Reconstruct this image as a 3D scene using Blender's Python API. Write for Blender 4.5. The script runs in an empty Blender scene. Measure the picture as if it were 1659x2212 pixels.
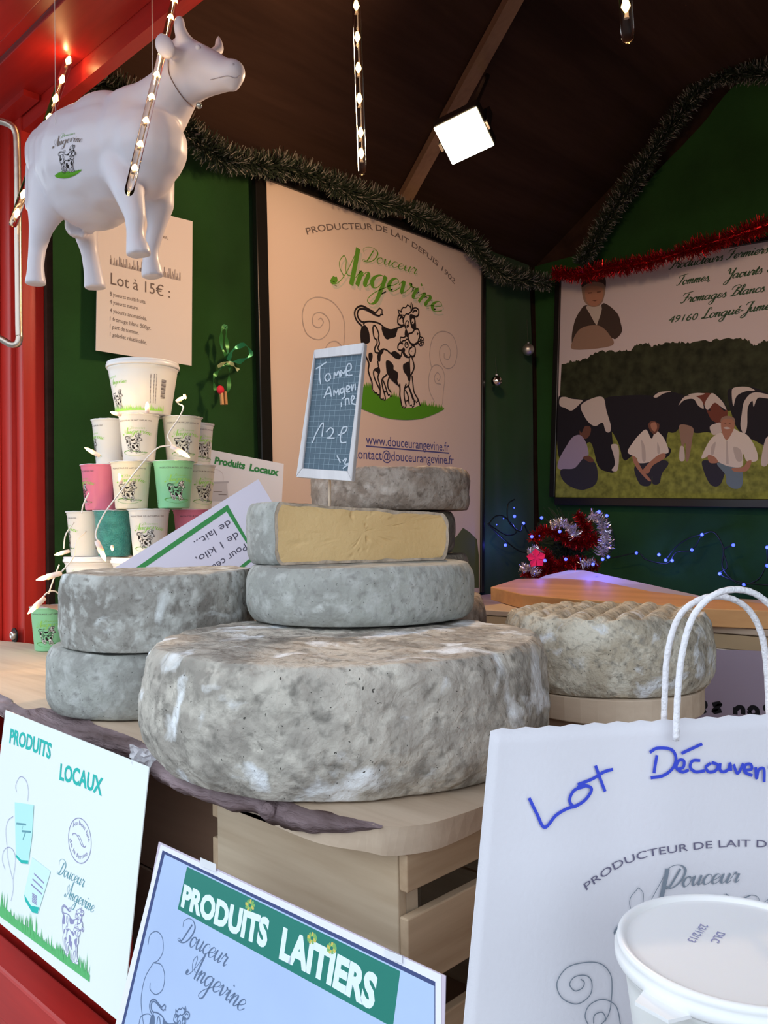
import bpy, bmesh, math, random
from mathutils import Vector, Matrix, noise
from mathutils.geometry import tessellate_polygon
from mathutils.bvhtree import BVHTree
PI = math.pi
SC = bpy.context.scene
COL = SC.collection
rnd = random.Random(7)

# ------------------------------------------------------------------ camera, world, lights, exposure
W, H, F = 1659.0, 2212.0, 1800.0
CZ = 1.45                                   # eye height
_yaw, _pitch, _roll = math.radians(44), 34 / F, 0.015
_f0 = Vector((-math.sin(_yaw), math.cos(_yaw), 0)); _r0 = Vector((math.cos(_yaw), math.sin(_yaw), 0)); _z = Vector((0, 0, 1))
FWD = _f0 * math.cos(_pitch) + _z * math.sin(_pitch)
_u0 = _z * math.cos(_pitch) - _f0 * math.sin(_pitch)
RGT = _r0 * math.cos(_roll) - _u0 * math.sin(_roll)
UPV = _u0 * math.cos(_roll) + _r0 * math.sin(_roll)
CAM = Vector((0, 0, CZ))
cd = bpy.data.cameras.new('camera'); cam = bpy.data.objects.new('camera', cd); COL.objects.link(cam)
cd.sensor_fit = 'VERTICAL'; cd.sensor_height = 36.0; cd.lens = F * 36.0 / H; cd.clip_start = 0.02; cd.clip_end = 100
mw = Matrix((RGT, UPV, -FWD)).transposed().to_4x4(); mw.translation = CAM; cam.matrix_world = mw
SC.camera = cam
world = bpy.data.worlds.new('world'); SC.world = world; world.use_nodes = True
bg = world.node_tree.nodes['Background']; bg.inputs[0].default_value = (0.80, 0.90, 1.0, 1); bg.inputs[1].default_value = 1.3
SC.view_settings.view_transform = 'Standard'; SC.view_settings.look = 'None'; SC.view_settings.exposure = 0.57; SC.view_settings.gamma = 1
SC.view_settings.use_curve_mapping = False
def light(name, kind, loc, energy, color, size=0.1, aim=None, parent=None, shape=None):
    l = bpy.data.lights.new(name, kind); l.energy = energy; l.color = color
    if kind == 'AREA': l.size = size
    elif kind == 'POINT': l.shadow_soft_size = size
    elif kind == 'SUN': l.angle = size
    o = bpy.data.objects.new(name, l); COL.objects.link(o); o.location = loc
    if aim is not None: o.rotation_euler = (Vector(aim) - Vector(loc)).to_track_quat('-Z', 'Y').to_euler()
    return o

# ------------------------------------------------------------------ picture <-> place
def ray(px, py): return FWD + RGT * ((px - 829.5) / F) + UPV * ((1106 - py) / F)
def at(px, py, d): return CAM + ray(px, py) * d
def on(axis, val, px, py):
    r = ray(px, py); return CAM + r * ((val - CAM[axis]) / r[axis])
def onx(x, px, py): return on(0, x, px, py)
def ony(y, px, py): return on(1, y, px, py)
def onz(zr, px, py): return on(2, CZ + zr, px, py)
def XY(X, Y): return Vector((_r0.x * X + _f0.x * Y, _r0.y * X + _f0.y * Y, 0))   # right / ahead of the eye -> place

# ------------------------------------------------------------------ materials
MATS = {}
def mat(name, color=(.8, .8, .8), rough=.6, metal=0, spec=.5, trans=0, ior=1.45, emit=None, es=0, alpha=1, bump=0, bscale=50, vary=0, vscale=5, coat=0, sheen=0, sss=0, col2=None, stretch=(1, 1, 1)):
    if name in MATS: return MATS[name]
    m = bpy.data.materials.new(name); m.use_nodes = True; nt = m.node_tree; b = nt.nodes['Principled BSDF']
    b.inputs['Base Color'].default_value = (*color, 1); b.inputs['Roughness'].default_value = rough; b.inputs['Metallic'].default_value = metal
    b.inputs['Specular IOR Level'].default_value = spec; b.inputs['Transmission Weight'].default_value = trans; b.inputs['IOR'].default_value = ior
    b.inputs['Alpha'].default_value = alpha; b.inputs['Coat Weight'].default_value = coat; b.inputs['Sheen Weight'].default_value = sheen
    if sss: b.inputs['Subsurface Weight'].default_value = sss; b.inputs['Subsurface Radius'].default_value = (.02, .015, .01); b.inputs['Subsurface Scale'].default_value = .5
    if emit: b.inputs['Emission Color'].default_value = (*emit, 1); b.inputs['Emission Strength'].default_value = es
    if bump or vary or col2:
        tc = nt.nodes.new('ShaderNodeTexCoord'); mp = nt.nodes.new('ShaderNodeMapping'); nt.links.new(tc.outputs['Object'], mp.inputs[0]); mp.inputs['Scale'].default_value = stretch
        if vary or col2:
            n = nt.nodes.new('ShaderNodeTexNoise'); n.inputs['Scale'].default_value = vscale; n.inputs['Detail'].default_value = 6; nt.links.new(mp.outputs[0], n.inputs['Vector'])
            cr = nt.nodes.new('ShaderNodeValToRGB'); nt.links.new(n.outputs[0], cr.inputs[0])
            c2 = col2 or tuple(max(0, c * (1 - vary)) for c in color); c1 = color if col2 else tuple(min(1, c * (1 + vary)) for c in color)
            cr.color_ramp.elements[0].position = .32; cr.color_ramp.elements[1].position = .68
            cr.color_ramp.elements[0].color = (*c2, 1); cr.color_ramp.elements[1].color = (*c1, 1)
            nt.links.new(cr.outputs[0], b.inputs['Base Color'])
        if bump:
            n = nt.nodes.new('ShaderNodeTexNoise'); n.inputs['Scale'].default_value = bscale; n.inputs['Detail'].default_value = 5; nt.links.new(mp.outputs[0], n.inputs['Vector'])
            bp = nt.nodes.new('ShaderNodeBump'); bp.inputs['Strength'].default_value = min(1, bump); bp.inputs['Distance'].default_value = .002 * max(1, bump)
            nt.links.new(n.outputs[0], bp.inputs['Height']); nt.links.new(bp.outputs[0], b.inputs['Normal'])
    MATS[name] = m
    return m
def wood(name, c1, c2, axis=0, rough=.6, scale=14, bump=.4, spec=.3, coat=0, knots=None):
    if name in MATS: return MATS[name]
    m = bpy.data.materials.new(name); m.use_nodes = True; nt = m.node_tree; b = nt.nodes['Principled BSDF']; N = nt.nodes.new; L = nt.links.new
    tc = N('ShaderNodeTexCoord'); mp = N('ShaderNodeMapping'); L(tc.outputs['Object'], mp.inputs[0])
    s = [1.0, 1.0, 1.0]; s[axis] = .08; mp.inputs['Scale'].default_value = s
    oi = N('ShaderNodeObjectInfo'); ad = N('ShaderNodeVectorMath'); ad.operation = 'ADD'; L(mp.outputs[0], ad.inputs[0])
    cm = N('ShaderNodeCombineXYZ'); ml = N('ShaderNodeMath'); ml.operation = 'MULTIPLY'; ml.inputs[1].default_value = 7; L(oi.outputs['Random'], ml.inputs[0])
    for i in range(3): L(ml.outputs[0], cm.inputs[i])
    L(cm.outputs[0], ad.inputs[1])
    n1 = N('ShaderNodeTexNoise'); n1.inputs['Scale'].default_value = scale; n1.inputs['Detail'].default_value = 8; n1.inputs['Distortion'].default_value = .6; L(ad.outputs[0], n1.inputs['Vector'])
    n2 = N('ShaderNodeTexNoise'); n2.inputs['Scale'].default_value = scale * 8; n2.inputs['Detail'].default_value = 4; L(ad.outputs[0], n2.inputs['Vector'])
    mx = N('ShaderNodeMath'); mx.operation = 'MULTIPLY_ADD'; mx.inputs[1].default_value = .35; L(n2.outputs[0], mx.inputs[0]); L(n1.outputs[0], mx.inputs[2])
    cr = N('ShaderNodeValToRGB'); cr.color_ramp.elements[0].position = .45; cr.color_ramp.elements[1].position = .85
    cr.color_ramp.elements[0].color = (*c2, 1); cr.color_ramp.elements[1].color = (*c1, 1); L(mx.outputs[0], cr.inputs[0]); L(cr.outputs[0], b.inputs['Base Color'])
    bp = N('ShaderNodeBump'); bp.inputs['Strength'].default_value = bump; bp.inputs['Distance'].default_value = .002; L(mx.outputs[0], bp.inputs['Height']); L(bp.outputs[0], b.inputs['Normal'])
    b.inputs['Roughness'].default_value = rough; b.inputs['Specular IOR Level'].default_value = spec; b.inputs['Coat Weight'].default_value = coat
    MATS[name] = m
    return m
def rind(name, base, dark, light, white, pdark=.5, plight=.5, pwhite=.62, s=1.0, bump=.6):
    m = bpy.data.materials.new(name); m.use_nodes = True; nt = m.node_tree; b = nt.nodes['Principled BSDF']; N = nt.nodes.new; L = nt.links.new
    tc = N('ShaderNodeTexCoord'); oi = N('ShaderNodeObjectInfo'); ad = N('ShaderNodeVectorMath'); ad.operation = 'ADD'; L(tc.outputs['Object'], ad.inputs[0])
    ml = N('ShaderNodeMath'); ml.operation = 'MULTIPLY'; ml.inputs[1].default_value = 11; L(oi.outputs['Random'], ml.inputs[0])
    cm = N('ShaderNodeCombineXYZ')
    for i in range(3): L(ml.outputs[0], cm.inputs[i])
    L(cm.outputs[0], ad.inputs[1])
    def nz(sc, det=6, dis=0.0, off=0):
        n = N('ShaderNodeTexNoise'); n.inputs['Scale'].default_value = sc * s; n.inputs['Detail'].default_value = det; n.inputs['Distortion'].default_value = dis
        v = N('ShaderNodeVectorMath'); v.operation = 'ADD'; v.inputs[1].default_value = (off, off * 2, off * 3); L(ad.outputs[0], v.inputs[0]); L(v.outputs[0], n.inputs['Vector']); return n.outputs[0]
    def ramp(src, a, bb):
        r = N('ShaderNodeMapRange'); r.inputs[1].default_value = a; r.inputs[2].default_value = bb; L(src, r.inputs[0]); return r.outputs[0]
    def mix(fac, A, B):
        x = N('ShaderNodeMix'); x.data_type = 'RGBA'; L(fac, x.inputs[0])
        if isinstance(A, tuple): x.inputs[6].default_value = (*A, 1)
        else: L(A, x.inputs[6])
        x.inputs[7].default_value = (*B, 1); return x.outputs[2]
    c = mix(ramp(nz(6, 9, .3, 1), pdark - .14, pdark + .16), base, dark)
    c = mix(ramp(nz(14, 9, .5, 3), plight - .08, plight + .12), c, light)
    c = mix(ramp(nz(45, 9, .3, 12), .50, .72), c, light)
    c = mix(ramp(nz(75, 8, .3, 5), .52, .72), c, dark)
    c = mix(ramp(nz(16, 9, .5, 8), pwhite - .03, pwhite + .06), c, white)
    c = mix(ramp(nz(260, 2, 0, 9), .70, .74), c, tuple(x * .4 for x in dark))
    L(c, b.inputs['Base Color']); b.inputs['Roughness'].default_value = .9; b.inputs['Specular IOR Level'].default_value = .15
    vo = N('ShaderNodeTexVoronoi'); vo.inputs['Scale'].default_value = 38 * s; vo.feature = 'SMOOTH_F1'; wv = N('ShaderNodeVectorMath'); wv.operation = 'ADD'; L(ad.outputs[0], wv.inputs[0]); nv = N('ShaderNodeTexNoise'); nv.inputs['Scale'].default_value = 30; L(ad.outputs[0], nv.inputs['Vector']); sc_ = N('ShaderNodeVectorMath'); sc_.operation = 'SCALE'; sc_.inputs['Scale'].default_value = .06; L(nv.outputs['Color'], sc_.inputs[0]); L(sc_.outputs[0], wv.inputs[1]); L(wv.outputs[0], vo.inputs['Vector'])
    a1 = N('ShaderNodeMath'); a1.operation = 'MULTIPLY_ADD'; a1.inputs[1].default_value = .35; L(nz(140, 4, 0, 4), a1.inputs[0]); L(nz(34, 8, .5, 6), a1.inputs[2])
    a2 = N('ShaderNodeMath'); a2.operation = 'MULTIPLY_ADD'; a2.inputs[1].default_value = -.45; L(vo.outputs['Distance'], a2.inputs[0]); L(a1.outputs[0], a2.inputs[2])
    bp = N('ShaderNodeBump'); bp.inputs['Strength'].default_value = bump; bp.inputs['Distance'].default_value = .007; L(a2.outputs[0], bp.inputs['Height']); L(bp.outputs[0], b.inputs['Normal'])
    MATS[name] = m
    return m

# ------------------------------------------------------------------ objects
def tag(o, label=None, cat=None, group=None, kind=None):
    if label: o['label'] = label
    if cat: o['category'] = cat
    if group: o['group'] = group
    if kind: o['kind'] = kind
    return o
def thing(name, label, cat, loc=(0, 0, 0), group=None):
    o = bpy.data.objects.new(name, None); COL.objects.link(o); o.location = loc; o.empty_display_size = .05
    return tag(o, label, cat, group)
def par(o, parent):
    if parent is not None:
        o.parent = parent
        if parent.type == 'EMPTY': o.matrix_parent_inverse = Matrix.Translation(parent.location).inverted()
    return o
class MB:
    def __init__(s): s.v = []; s.f = []; s.m = []
    def add(s, vs, fs, m=0):
        b = len(s.v); s.v += [tuple(v) for v in vs]; s.f += [tuple(b + i for i in f) for f in fs]; s.m += [m] * len(fs); return s
    def box(s, lo, hi, m=0, M=None):
        x0, y0, z0 = lo; x1, y1, z1 = hi
        vs = [Vector(p) for p in ((x0, y0, z0), (x1, y0, z0), (x1, y1, z0), (x0, y1, z0), (x0, y0, z1), (x1, y0, z1), (x1, y1, z1), (x0, y1, z1))]
        if M is not None: vs = [M @ v for v in vs]
        return s.add(vs, [(0, 3, 2, 1), (4, 5, 6, 7), (0, 1, 5, 4), (1, 2, 6, 5), (2, 3, 7, 6), (3, 0, 4, 7)], m)
    def prism(s, bot, top, m=0):
        n = len(bot); tri = tessellate_polygon([[Vector(p) for p in top]])
        s.add(list(bot) + list(top), [(i, (i + 1) % n, n + (i + 1) % n, n + i) for i in range(n)] + [tuple(n + i for i in t) for t in tri] + [tuple(reversed(t)) for t in tri], m); return s
    def tube(s, pts, r, n=8, m=0, caps=True, flat=1.0):
        pts = [Vector(p) for p in pts]; k = len(pts); rs = r if isinstance(r, (list, tuple)) else [r] * k
        t0 = (pts[1] - pts[0]).normalized(); nrm = t0.orthogonal().normalized(); vs = []
        for i, p in enumerate(pts):
            t = (pts[min(i + 1, k - 1)] - pts[max(i - 1, 0)]).normalized()
            nrm = (nrm - t * nrm.dot(t)).normalized(); bn = t.cross(nrm)
            for j in range(n):
                a = 2 * PI * j / n; vs.append(p + nrm * math.cos(a) * rs[i] + bn * math.sin(a) * rs[i] * flat)
        fs = [(i * n + j, i * n + (j + 1) % n, (i + 1) * n + (j + 1) % n, (i + 1) * n + j) for i in range(k - 1) for j in range(n)]
        if caps: fs += [tuple(reversed(range(n))), tuple(range((k - 1) * n, k * n))]
        return s.add(vs, fs, m)
    def lathe(s, prof, n=48, m=0, c=(0, 0, 0), M=None):
        vs = []; c = Vector(c)
        for r, z in prof:
            for j in range(n):
                a = 2 * PI * j / n; v = Vector((r * math.cos(a), r * math.sin(a), z)); vs.append((M @ v if M is not None else v) + c)
        fs = [(i * n + j, i * n + (j + 1) % n, (i + 1) * n + (j + 1) % n, (i + 1) * n + j) for i in range(len(prof) - 1) for j in range(n)]
        return s.add(vs, fs, m)
    def ball(s, c, r, n=12, m=0, sc=(1, 1, 1), M=None):
        c = Vector(c); vs = []; k = n // 2
        for i in range(k + 1):
            t = PI * i / k
            for j in range(n):
                a = 2 * PI * j / n; v = Vector((math.sin(t) * math.cos(a) * sc[0], math.sin(t) * math.sin(a) * sc[1], math.cos(t) * sc[2])) * r
                vs.append((M @ v if M is not None else v) + c)
        fs = [(i * n + j, (i + 1) * n + j, (i + 1) * n + (j + 1) % n, i * n + (j + 1) % n) for i in range(k) for j in range(n)]
        return s.add(vs, fs, m)
    def build(s, name, mats, parent=None, smooth=False, bevel=0, **kw):
        me = bpy.data.meshes.new(name); me.from_pydata(s.v, [], s.f)
        mats = mats if isinstance(mats, (list, tuple)) else [mats]
        for m in mats: me.materials.append(m)
        if len(mats) > 1: me.polygons.foreach_set('material_index', s.m)
        if smooth: me.polygons.foreach_set('use_smooth', [True] * len(s.f))
        me.update()
        o = bpy.data.objects.new(name, me); COL.objects.link(o); par(o, parent); tag(o, **kw)
        if bevel:
            b = o.modifiers.new('bevel', 'BEVEL'); b.width = bevel; b.segments = 2; b.limit_method = 'ANGLE'; b.angle_limit = .6
        return o
def box(name, lo, hi, m, parent=None, bevel=0, M=None, **kw): return MB().box(lo, hi, 0, M).build(name, m, parent, bevel=bevel, **kw)
def cr(pts, sub=6, closed=False):
    """smooth curve through points (Catmull-Rom), any dimension"""
    P = [Vector(p) for p in pts]; n = len(P)
    if n < 3: return P
    out = []
    for i in range(n if closed else n - 1):
        p1, p2 = P[i % n], P[(i + 1) % n]
        p0 = P[(i - 1) % n] if closed or i > 0 else p1 * 2 - p2
        p3 = P[(i + 2) % n] if closed or i < n - 2 else p2 * 2 - p1
        for k in range(sub):
            t = k / sub; out.append(.5 * ((2 * p1) + (p2 - p0) * t + (2 * p0 - 5 * p1 + 4 * p2 - p3) * t * t + (3 * p1 - 3 * p2 + p3 - p0) * t ** 3))
    if not closed: out.append(P[-1])
    return out

# ------------------------------------------------------------------ flat print
class Plane:
    def __init__(s, P0, U, V): s.o = Vector(P0); s.u = Vector(U).normalized(); s.v = (Vector(V) - s.u * Vector(V).dot(s.u)).normalized(); s.n = s.u.cross(s.v); \
        s.n = s.n if s.n.dot(CAM - s.o) > 0 else -s.n
    def pt(s, p, off=0): return s.o + s.u * p[0] + s.v * p[1] + s.n * off
    def hit(s, px, py):
        r = ray(px, py); w = CAM + r * ((s.o - CAM).dot(s.n) / r.dot(s.n)) - s.o; return (w.dot(s.u), w.dot(s.v))
    def pr(s, zoom=1, ox=0, oy=0): return lambda pts: [s.hit(ox + x / zoom, oy + y / zoom) for x, y in pts]
GL = {
 'a': ([[(.8, .8), (.55, 1), (.2, .8), (.08, .4), (.25, .03), (.5, .12), (.78, .7)], [(.82, 1), (.76, .35), (.85, .02), (1.1, .3)]], 1.05),
 'c': ([[(.7, .75), (.55, 1), (.25, .9), (.08, .4), (.3, .02), (.6, .12), (.8, .4)]], .75),
 'd': ([[(.8, .8), (.55, 1), (.2, .8), (.08, .4), (.25, .03), (.5, .12), (.78, .7)], [(.9, 2.1), (.78, .35), (.88, .02), (1.1, .3)]], 1.05),
 'e': ([[(0, .3), (.4, .5), (.65, .8), (.45, 1.02), (.2, .8), (.1, .35), (.3, .02), (.55, .1), (.8, .4)]], .76),
 'g': ([[(.8, .8), (.55, 1), (.2, .8), (.08, .4), (.25, .03), (.5, .12), (.78, .7)], [(.82, 1), (.75, .1), (.6, -.9), (.3, -1.15), (.05, -.9), (.35, -.35), (1.1, .3)]], 1.05),
 'i': ([[(-.05, .4), (.2, 1), (.15, .35), (.25, .02), (.5, .3)], [(.3, 1.5), (.28, 1.38)]], .48),
 'l': ([[(0, .3), (.4, 1.3), (.48, 2.0), (.32, 2.2), (.2, 1.8), (.18, .4), (.3, .02), (.55, .3)]], .5),
 'm': ([[(-.05, .5), (.2, .98), (.22, .8), (.12, 0)], [(.16, .35), (.45, .97), (.58, .85), (.5, 0)], [(.54, .35), (.83, .97), (.97, .85), (.9, .25), (1.0, .02), (1.25, .3)]], 1.22),
 'n': ([[(-.05, .5), (.2, .98), (.22, .8), (.12, 0)], [(.16, .35), (.5, .97), (.66, .82), (.58, .25), (.68, .02), (.92, .3)]], .9),
 'o': ([[(.5, 1), (.2, .85), (.08, .4), (.3, .0), (.6, .2), (.7, .65), (.5, 1), (.62, .85), (.9, .9)]], .82),
 'r': ([[(-.05, .4), (.2, 1.12), (.3, .88), (.55, .92), (.45, .35), (.52, .02), (.75, .3)]], .7),
 's': ([[(-.05, .2), (.35, 1.08), (.42, .7), (.58, .3), (.4, .0), (.12, .1)], [(.45, .05), (.7, .35)]], .66),
 't': ([[(-.05, .3), (.38, 1.7), (.22, .4), (.32, .02), (.58, .3)], [(.08, 1.08), (.58, 1.1)]], .53),
 'u': ([[(-.05, .5), (.16, 1), (.12, .4), (.28, .02), (.55, .35), (.7, .9)], [(.72, 1), (.65, .3), (.75, .02), (1, .3)]], .95),
 'v': ([[(-.05, .6), (.16, 1), (.22, .6), (.26, .04), (.5, .3), (.68, .85), (.6, 1), (.72, .85), (.95, .9)]], .84),
 'A': ([[(-.42, .45), (-.36, .25), (-.46, .10), (-.55, .25), (-.42, .45)], [(-.42, .42), (-.50, .15), (-.35, .0), (-.05, .25), (.28, 1.0), (.55, 2.0), (.70, 2.45)], [(.66, 2.45), (.66, 1.7), (.64, .7), (.62, 0)], [(.10, .55), (-.20, 1.0), (-.30, 1.5), (-.12, 1.9)], [(.62, .60), (.30, .65), (.14, 1.0), (.06, 1.6), (-.12, 1.9)]], .85),
 'D': ([[(.85, 1.9), (.62, 1.1), (.35, .25), (.0, .05)], [(-.2, 1.4), (-.35, 1.9), (.1, 2.3), (.8, 2.25), (1.35, 1.7), (1.3, .9), (.9, .25), (.35, .0), (-.15, .1), (-.1, .3), (.4, .1)]], 1.4),
 'P': ([[(.7, 1.9), (.5, 1), (.25, .2), (-.1, .02), (-.15, .25)], [(-.1, 1.3), (-.2, 1.9), (.4, 2.3), (1.05, 2.1), (1.1, 1.5), (.8, 1.1), (.5, 1.2)]], .95),
 'F': ([[(.7, 1.9), (.5, 1), (.25, .2), (-.1, .02), (-.15, .25)], [(-.2, 1.5), (-.1, 2.0), (.4, 2.1), (1.25, 2.3)], [(.2, 1.1), (.9, 1.15)]], .95),
 'T': ([[(.7, 2.0), (.5, 1), (.25, .2), (-.1, .02), (-.15, .25)], [(-.2, 1.5), (-.1, 2.0), (.4, 2.1), (1.25, 2.3)]], .85),
 'Y': ([[(-.15, 1.7), (.1, 2.2), (.3, 1.9), (.35, 1.2), (.7, 1.1), (1.1, 2.1)], [(1.15, 2.2), (.9, .8), (.6, -.8), (.2, -1.1), (.0, -.8), (.5, -.2), (1.0, .2)]], 1.1),
 'B': ([[(.7, 1.9), (.5, 1), (.25, .2), (-.1, .02)], [(-.2, 1.4), (-.1, 2.0), (.6, 2.3), (1.05, 1.9), (.6, 1.25), (1.1, .9), (.95, .25), (.3, 0), (.0, .2)]], 1.2),
 'L': ([[(1.05, 1.8), (.95, 2.2), (.65, 2.15), (.5, 1.2), (.3, .2), (0, .08), (.05, .3), (.5, .08), (1.1, .15)]], 1.1),
 'J': ([[(.1, 1.6), (.3, 2.1), (1.1, 2.2)], [(.9, 2.15), (.75, 1), (.5, -.7), (.1, -1.05), (-.05, -.7), (.7, .2)]], .85),
 '-': ([[(.1, .55), (.45, .58)]], .5), ',': ([[(.15, .12), (.14, -.05), (.0, -.3)]], .4), '.': ([[(.12, .12), (.12, .02)]], .35), ' ': ([], .8),
}
GL['é'] = (GL['e'][0] + [[(.6, 1.7), (.4, 1.3)]], .76)
_fc = {}
def glyphs(s, bold=0.0):
    k = (s, bold)
    if k not in _fc:
        cu = bpy.data.curves.new('t', 'FONT'); cu.body = s; cu.size = 1; cu.offset = bold; cu.fill_mode = 'FRONT'; cu.resolution_u = 3
        o = bpy.data.objects.new('t', cu); me = bpy.data.meshes.new_from_object(o)
        vs = [(v.co.x, v.co.y) for v in me.vertices]; fs = [tuple(p.vertices) for p in me.polygons]
        bpy.data.objects.remove(o); bpy.data.curves.remove(cu); bpy.data.meshes.remove(me)
        x0 = min(v[0] for v in vs); vs = [(x - x0, y) for x, y in vs]
        _fc[k] = (vs, fs, max(v[0] for v in vs))
    return _fc[k]
class Path2:
    def __init__(s, pts):
        s.p = [Vector((p[0], p[1])) for p in (cr([(*p, 0) for p in pts], 10) if len(pts) > 2 else pts)]
        s.l = [0]
        for a, b in zip(s.p, s.p[1:]): s.l.append(s.l[-1] + (b - a).length)
        s.len = s.l[-1]
    def at(s, d):
        i = 0
        while i < len(s.l) - 2 and s.l[i + 1] < d: i += 1
        a, b = s.p[i], s.p[i + 1]; t = (b - a).normalized(); q = a + t * (d - s.l[i])
        return q, Vector((-t.y, t.x))
class Art:
    def __init__(s): s.it = []       # (material, verts2d, faces)
    def fill(s, m, pts, smooth=False):
        P = [(p[0], p[1]) for p in (cr([(*p, 0) for p in pts], 5, True) if smooth else pts)]
        tri = tessellate_polygon([[Vector((x, y, 0)) for x, y in P]]); s.it.append((m, P, [tuple(t) for t in tri])); return s
    def ell(s, m, c, rx, ry, n=20, w=None, rot=0, a0=0, a1=2 * PI):
        P = []
        for i in range(n + (0 if w is None else 1)):
            a = a0 + (a1 - a0) * i / n; x, y = rx * math.cos(a), ry * math.sin(a); P.append((c[0] + x * math.cos(rot) - y * math.sin(rot), c[1] + x * math.sin(rot) + y * math.cos(rot)))
        return s.fill(m, P) if w is None else s.line(m, P, w, smooth=False)
    def line(s, m, pts, w, smooth=True, thin=None, sub=6):
        """ribbon of width w; thin: width factor of strokes that do not run down (pen lettering)"""
        P = [Vector((p[0], p[1])) for p in (cr([(p[0], p[1], 0) for p in pts], sub) if smooth and len(pts) > 2 else pts)]
        vs = []; n = len(P)
        for i, p in enumerate(P):
            t = (P[min(i + 1, n - 1)] - P[max(i - 1, 0)])
            t = t.normalized() if t.length > 1e-9 else Vector((1, 0)); nn = Vector((-t.y, t.x)); h = w / 2
            if thin is not None: h *= thin + (1 - thin) * max(0, -t.y) ** 1.5
            vs += [p + nn * h, p - nn * h]
        s.it.append((m, [(v.x, v.y) for v in vs], [(2 * i, 2 * i + 1, 2 * i + 3, 2 * i + 2) for i in range(n - 1)])); return s
    def script(s, m, text, path, h0, h1=None, w=.16, thin=.2, slant=.42, sub=4):
        h1 = h1 or h0; pa = Path2(path); tot = sum(GL[c][1] for c in text) + .1; x = 0
        for c in text:
            for st in GL[c][0]:
                q = []
                for p in (cr([(a, b, 0) for a, b in st], sub) if len(st) > 2 else [Vector((a, b, 0)) for a, b in st]):
                    u = (x + p.x) / tot; hh = h0 + (h1 - h0) * min(1, max(0, u)); o, nn = pa.at(u * pa.len); q.append(o + nn * p.y * hh + Vector((nn.y, -nn.x)) * p.y * slant * hh)
                u = x / tot; s.line(m, q, w * (h0 + (h1 - h0) * u), smooth=False, thin=thin)
            x += GL[c][1]
        return s
    def text(s, m, body, path, h, h1=None, bold=0, shear=0, xs=None, cap=.72):
        """block lettering laid along a path; h = capital height"""
        vs, fs, wd = glyphs(body, bold); pa = Path2(path); k = pa.len / wd if xs is None else xs; h1 = h1 or h; out = []
        for x, y in vs:
            u = (x + shear * y) / wd; hh = h + (h1 - h) * min(1, max(0, u)); o, nn = pa.at((x + shear * y) * k); q = o + nn * (y / cap * hh); out.append((q.x, q.y))
        s.it.append((m, out, fs)); return s
    def extend(s, other, fn): s.it += [(m, [fn(p) for p in vs], fs) for m, vs, fs in other.it]; return s
    def put(s, name, parent, fn, off=.0004, step=.00002, **kw):
        """fn(p, off) -> world point"""
        mb = MB(); mats = []
        for i, (m, vs, fs) in enumerate(s.it):
            if m not in mats: mats.append(m)
            mb.add([fn(p, off + step * i) for p in vs], fs, mats.index(m))
        return mb.build(name, mats, parent, **kw)
def sheet(name, P, quad, th, m, parent, nu=1, nv=1, curl=None):
    """a thin sheet with thickness: quad of plane points TL TR BR BL"""
    mb = MB(); q = [Vector(a) for a in quad]; top = []
    for j in range(nv + 1):
        for i in range(nu + 1):
            u, v = i / nu, j / nv; p = (q[0] * (1 - u) + q[1] * u) * (1 - v) + (q[3] * (1 - u) + q[2] * u) * v
            top.append(P.pt(p, curl(u, v) if curl else 0))
    n = len(top); bot = [p - P.n * th for p in top]; w = nu + 1
    fs = []
    for j in range(nv):
        for i in range(nu):
            a = j * w + i; fs += [(a, a + w, a + w + 1, a + 1), (n + a, n + a + 1, n + a + w + 1, n + a + w)]
    ed = [i for i in range(w)] + [j * w + nu for j in range(1, nv + 1)] + [nv * w + i for i in range(nu - 1, -1, -1)] + [j * w for j in range(nv - 1, 0, -1)]
    fs += [(ed[i], ed[(i + 1) % len(ed)], n + ed[(i + 1) % len(ed)], n + ed[i]) for i in range(len(ed))]
    return mb.add(top + bot, fs).build(name, m, parent)

# ------------------------------------------------------------------ the setting: the stall
def Z(z): return CZ + z
M_red = wood('red_painted_wood', (.50, .020, .014), (.33, .010, .008), 0, rough=.38, scale=9, bump=.35, spec=.5)
M_redv = wood('red_painted_wood_upright', (.56, .028, .018), (.38, .014, .010), 2, rough=.35, scale=9, bump=.35, spec=.5)
M_brown = wood('dark_brown_boards', (.055, .03, .02), (.03, .016, .011), 1, rough=.85, scale=8, bump=.3, spec=.1)
M_pale = wood('pale_batten', (.30, .19, .11), (.20, .12, .07), 0, rough=.7, scale=10)
M_plank = wood('pale_plank', (.70, .57, .44), (.48, .36, .26), 0, rough=.65, scale=9, bump=.5)
M_crate = wood('crate_wood', (.74, .62, .46), (.48, .36, .24), 0, rough=.75, scale=10, bump=.5)
M_cratev = wood('crate_wood_upright', (.70, .60, .46), (.50, .40, .28), 2, rough=.75, scale=10, bump=.5)
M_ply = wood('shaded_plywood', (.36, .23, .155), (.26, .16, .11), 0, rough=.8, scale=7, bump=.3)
M_orange = wood('orange_pine', (.72, .40, .17), (.50, .25, .10), 0, rough=.5, scale=8, bump=.3)
M_green = mat('green_fabric', (.018, .070, .014), rough=.95, spec=.1, sheen=.2, bump=.4, bscale=900, vary=.25, vscale=3)
M_ground = mat('grey_asphalt', (.20, .20, .20), rough=.9, bump=1, bscale=120, vary=.2)

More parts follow.
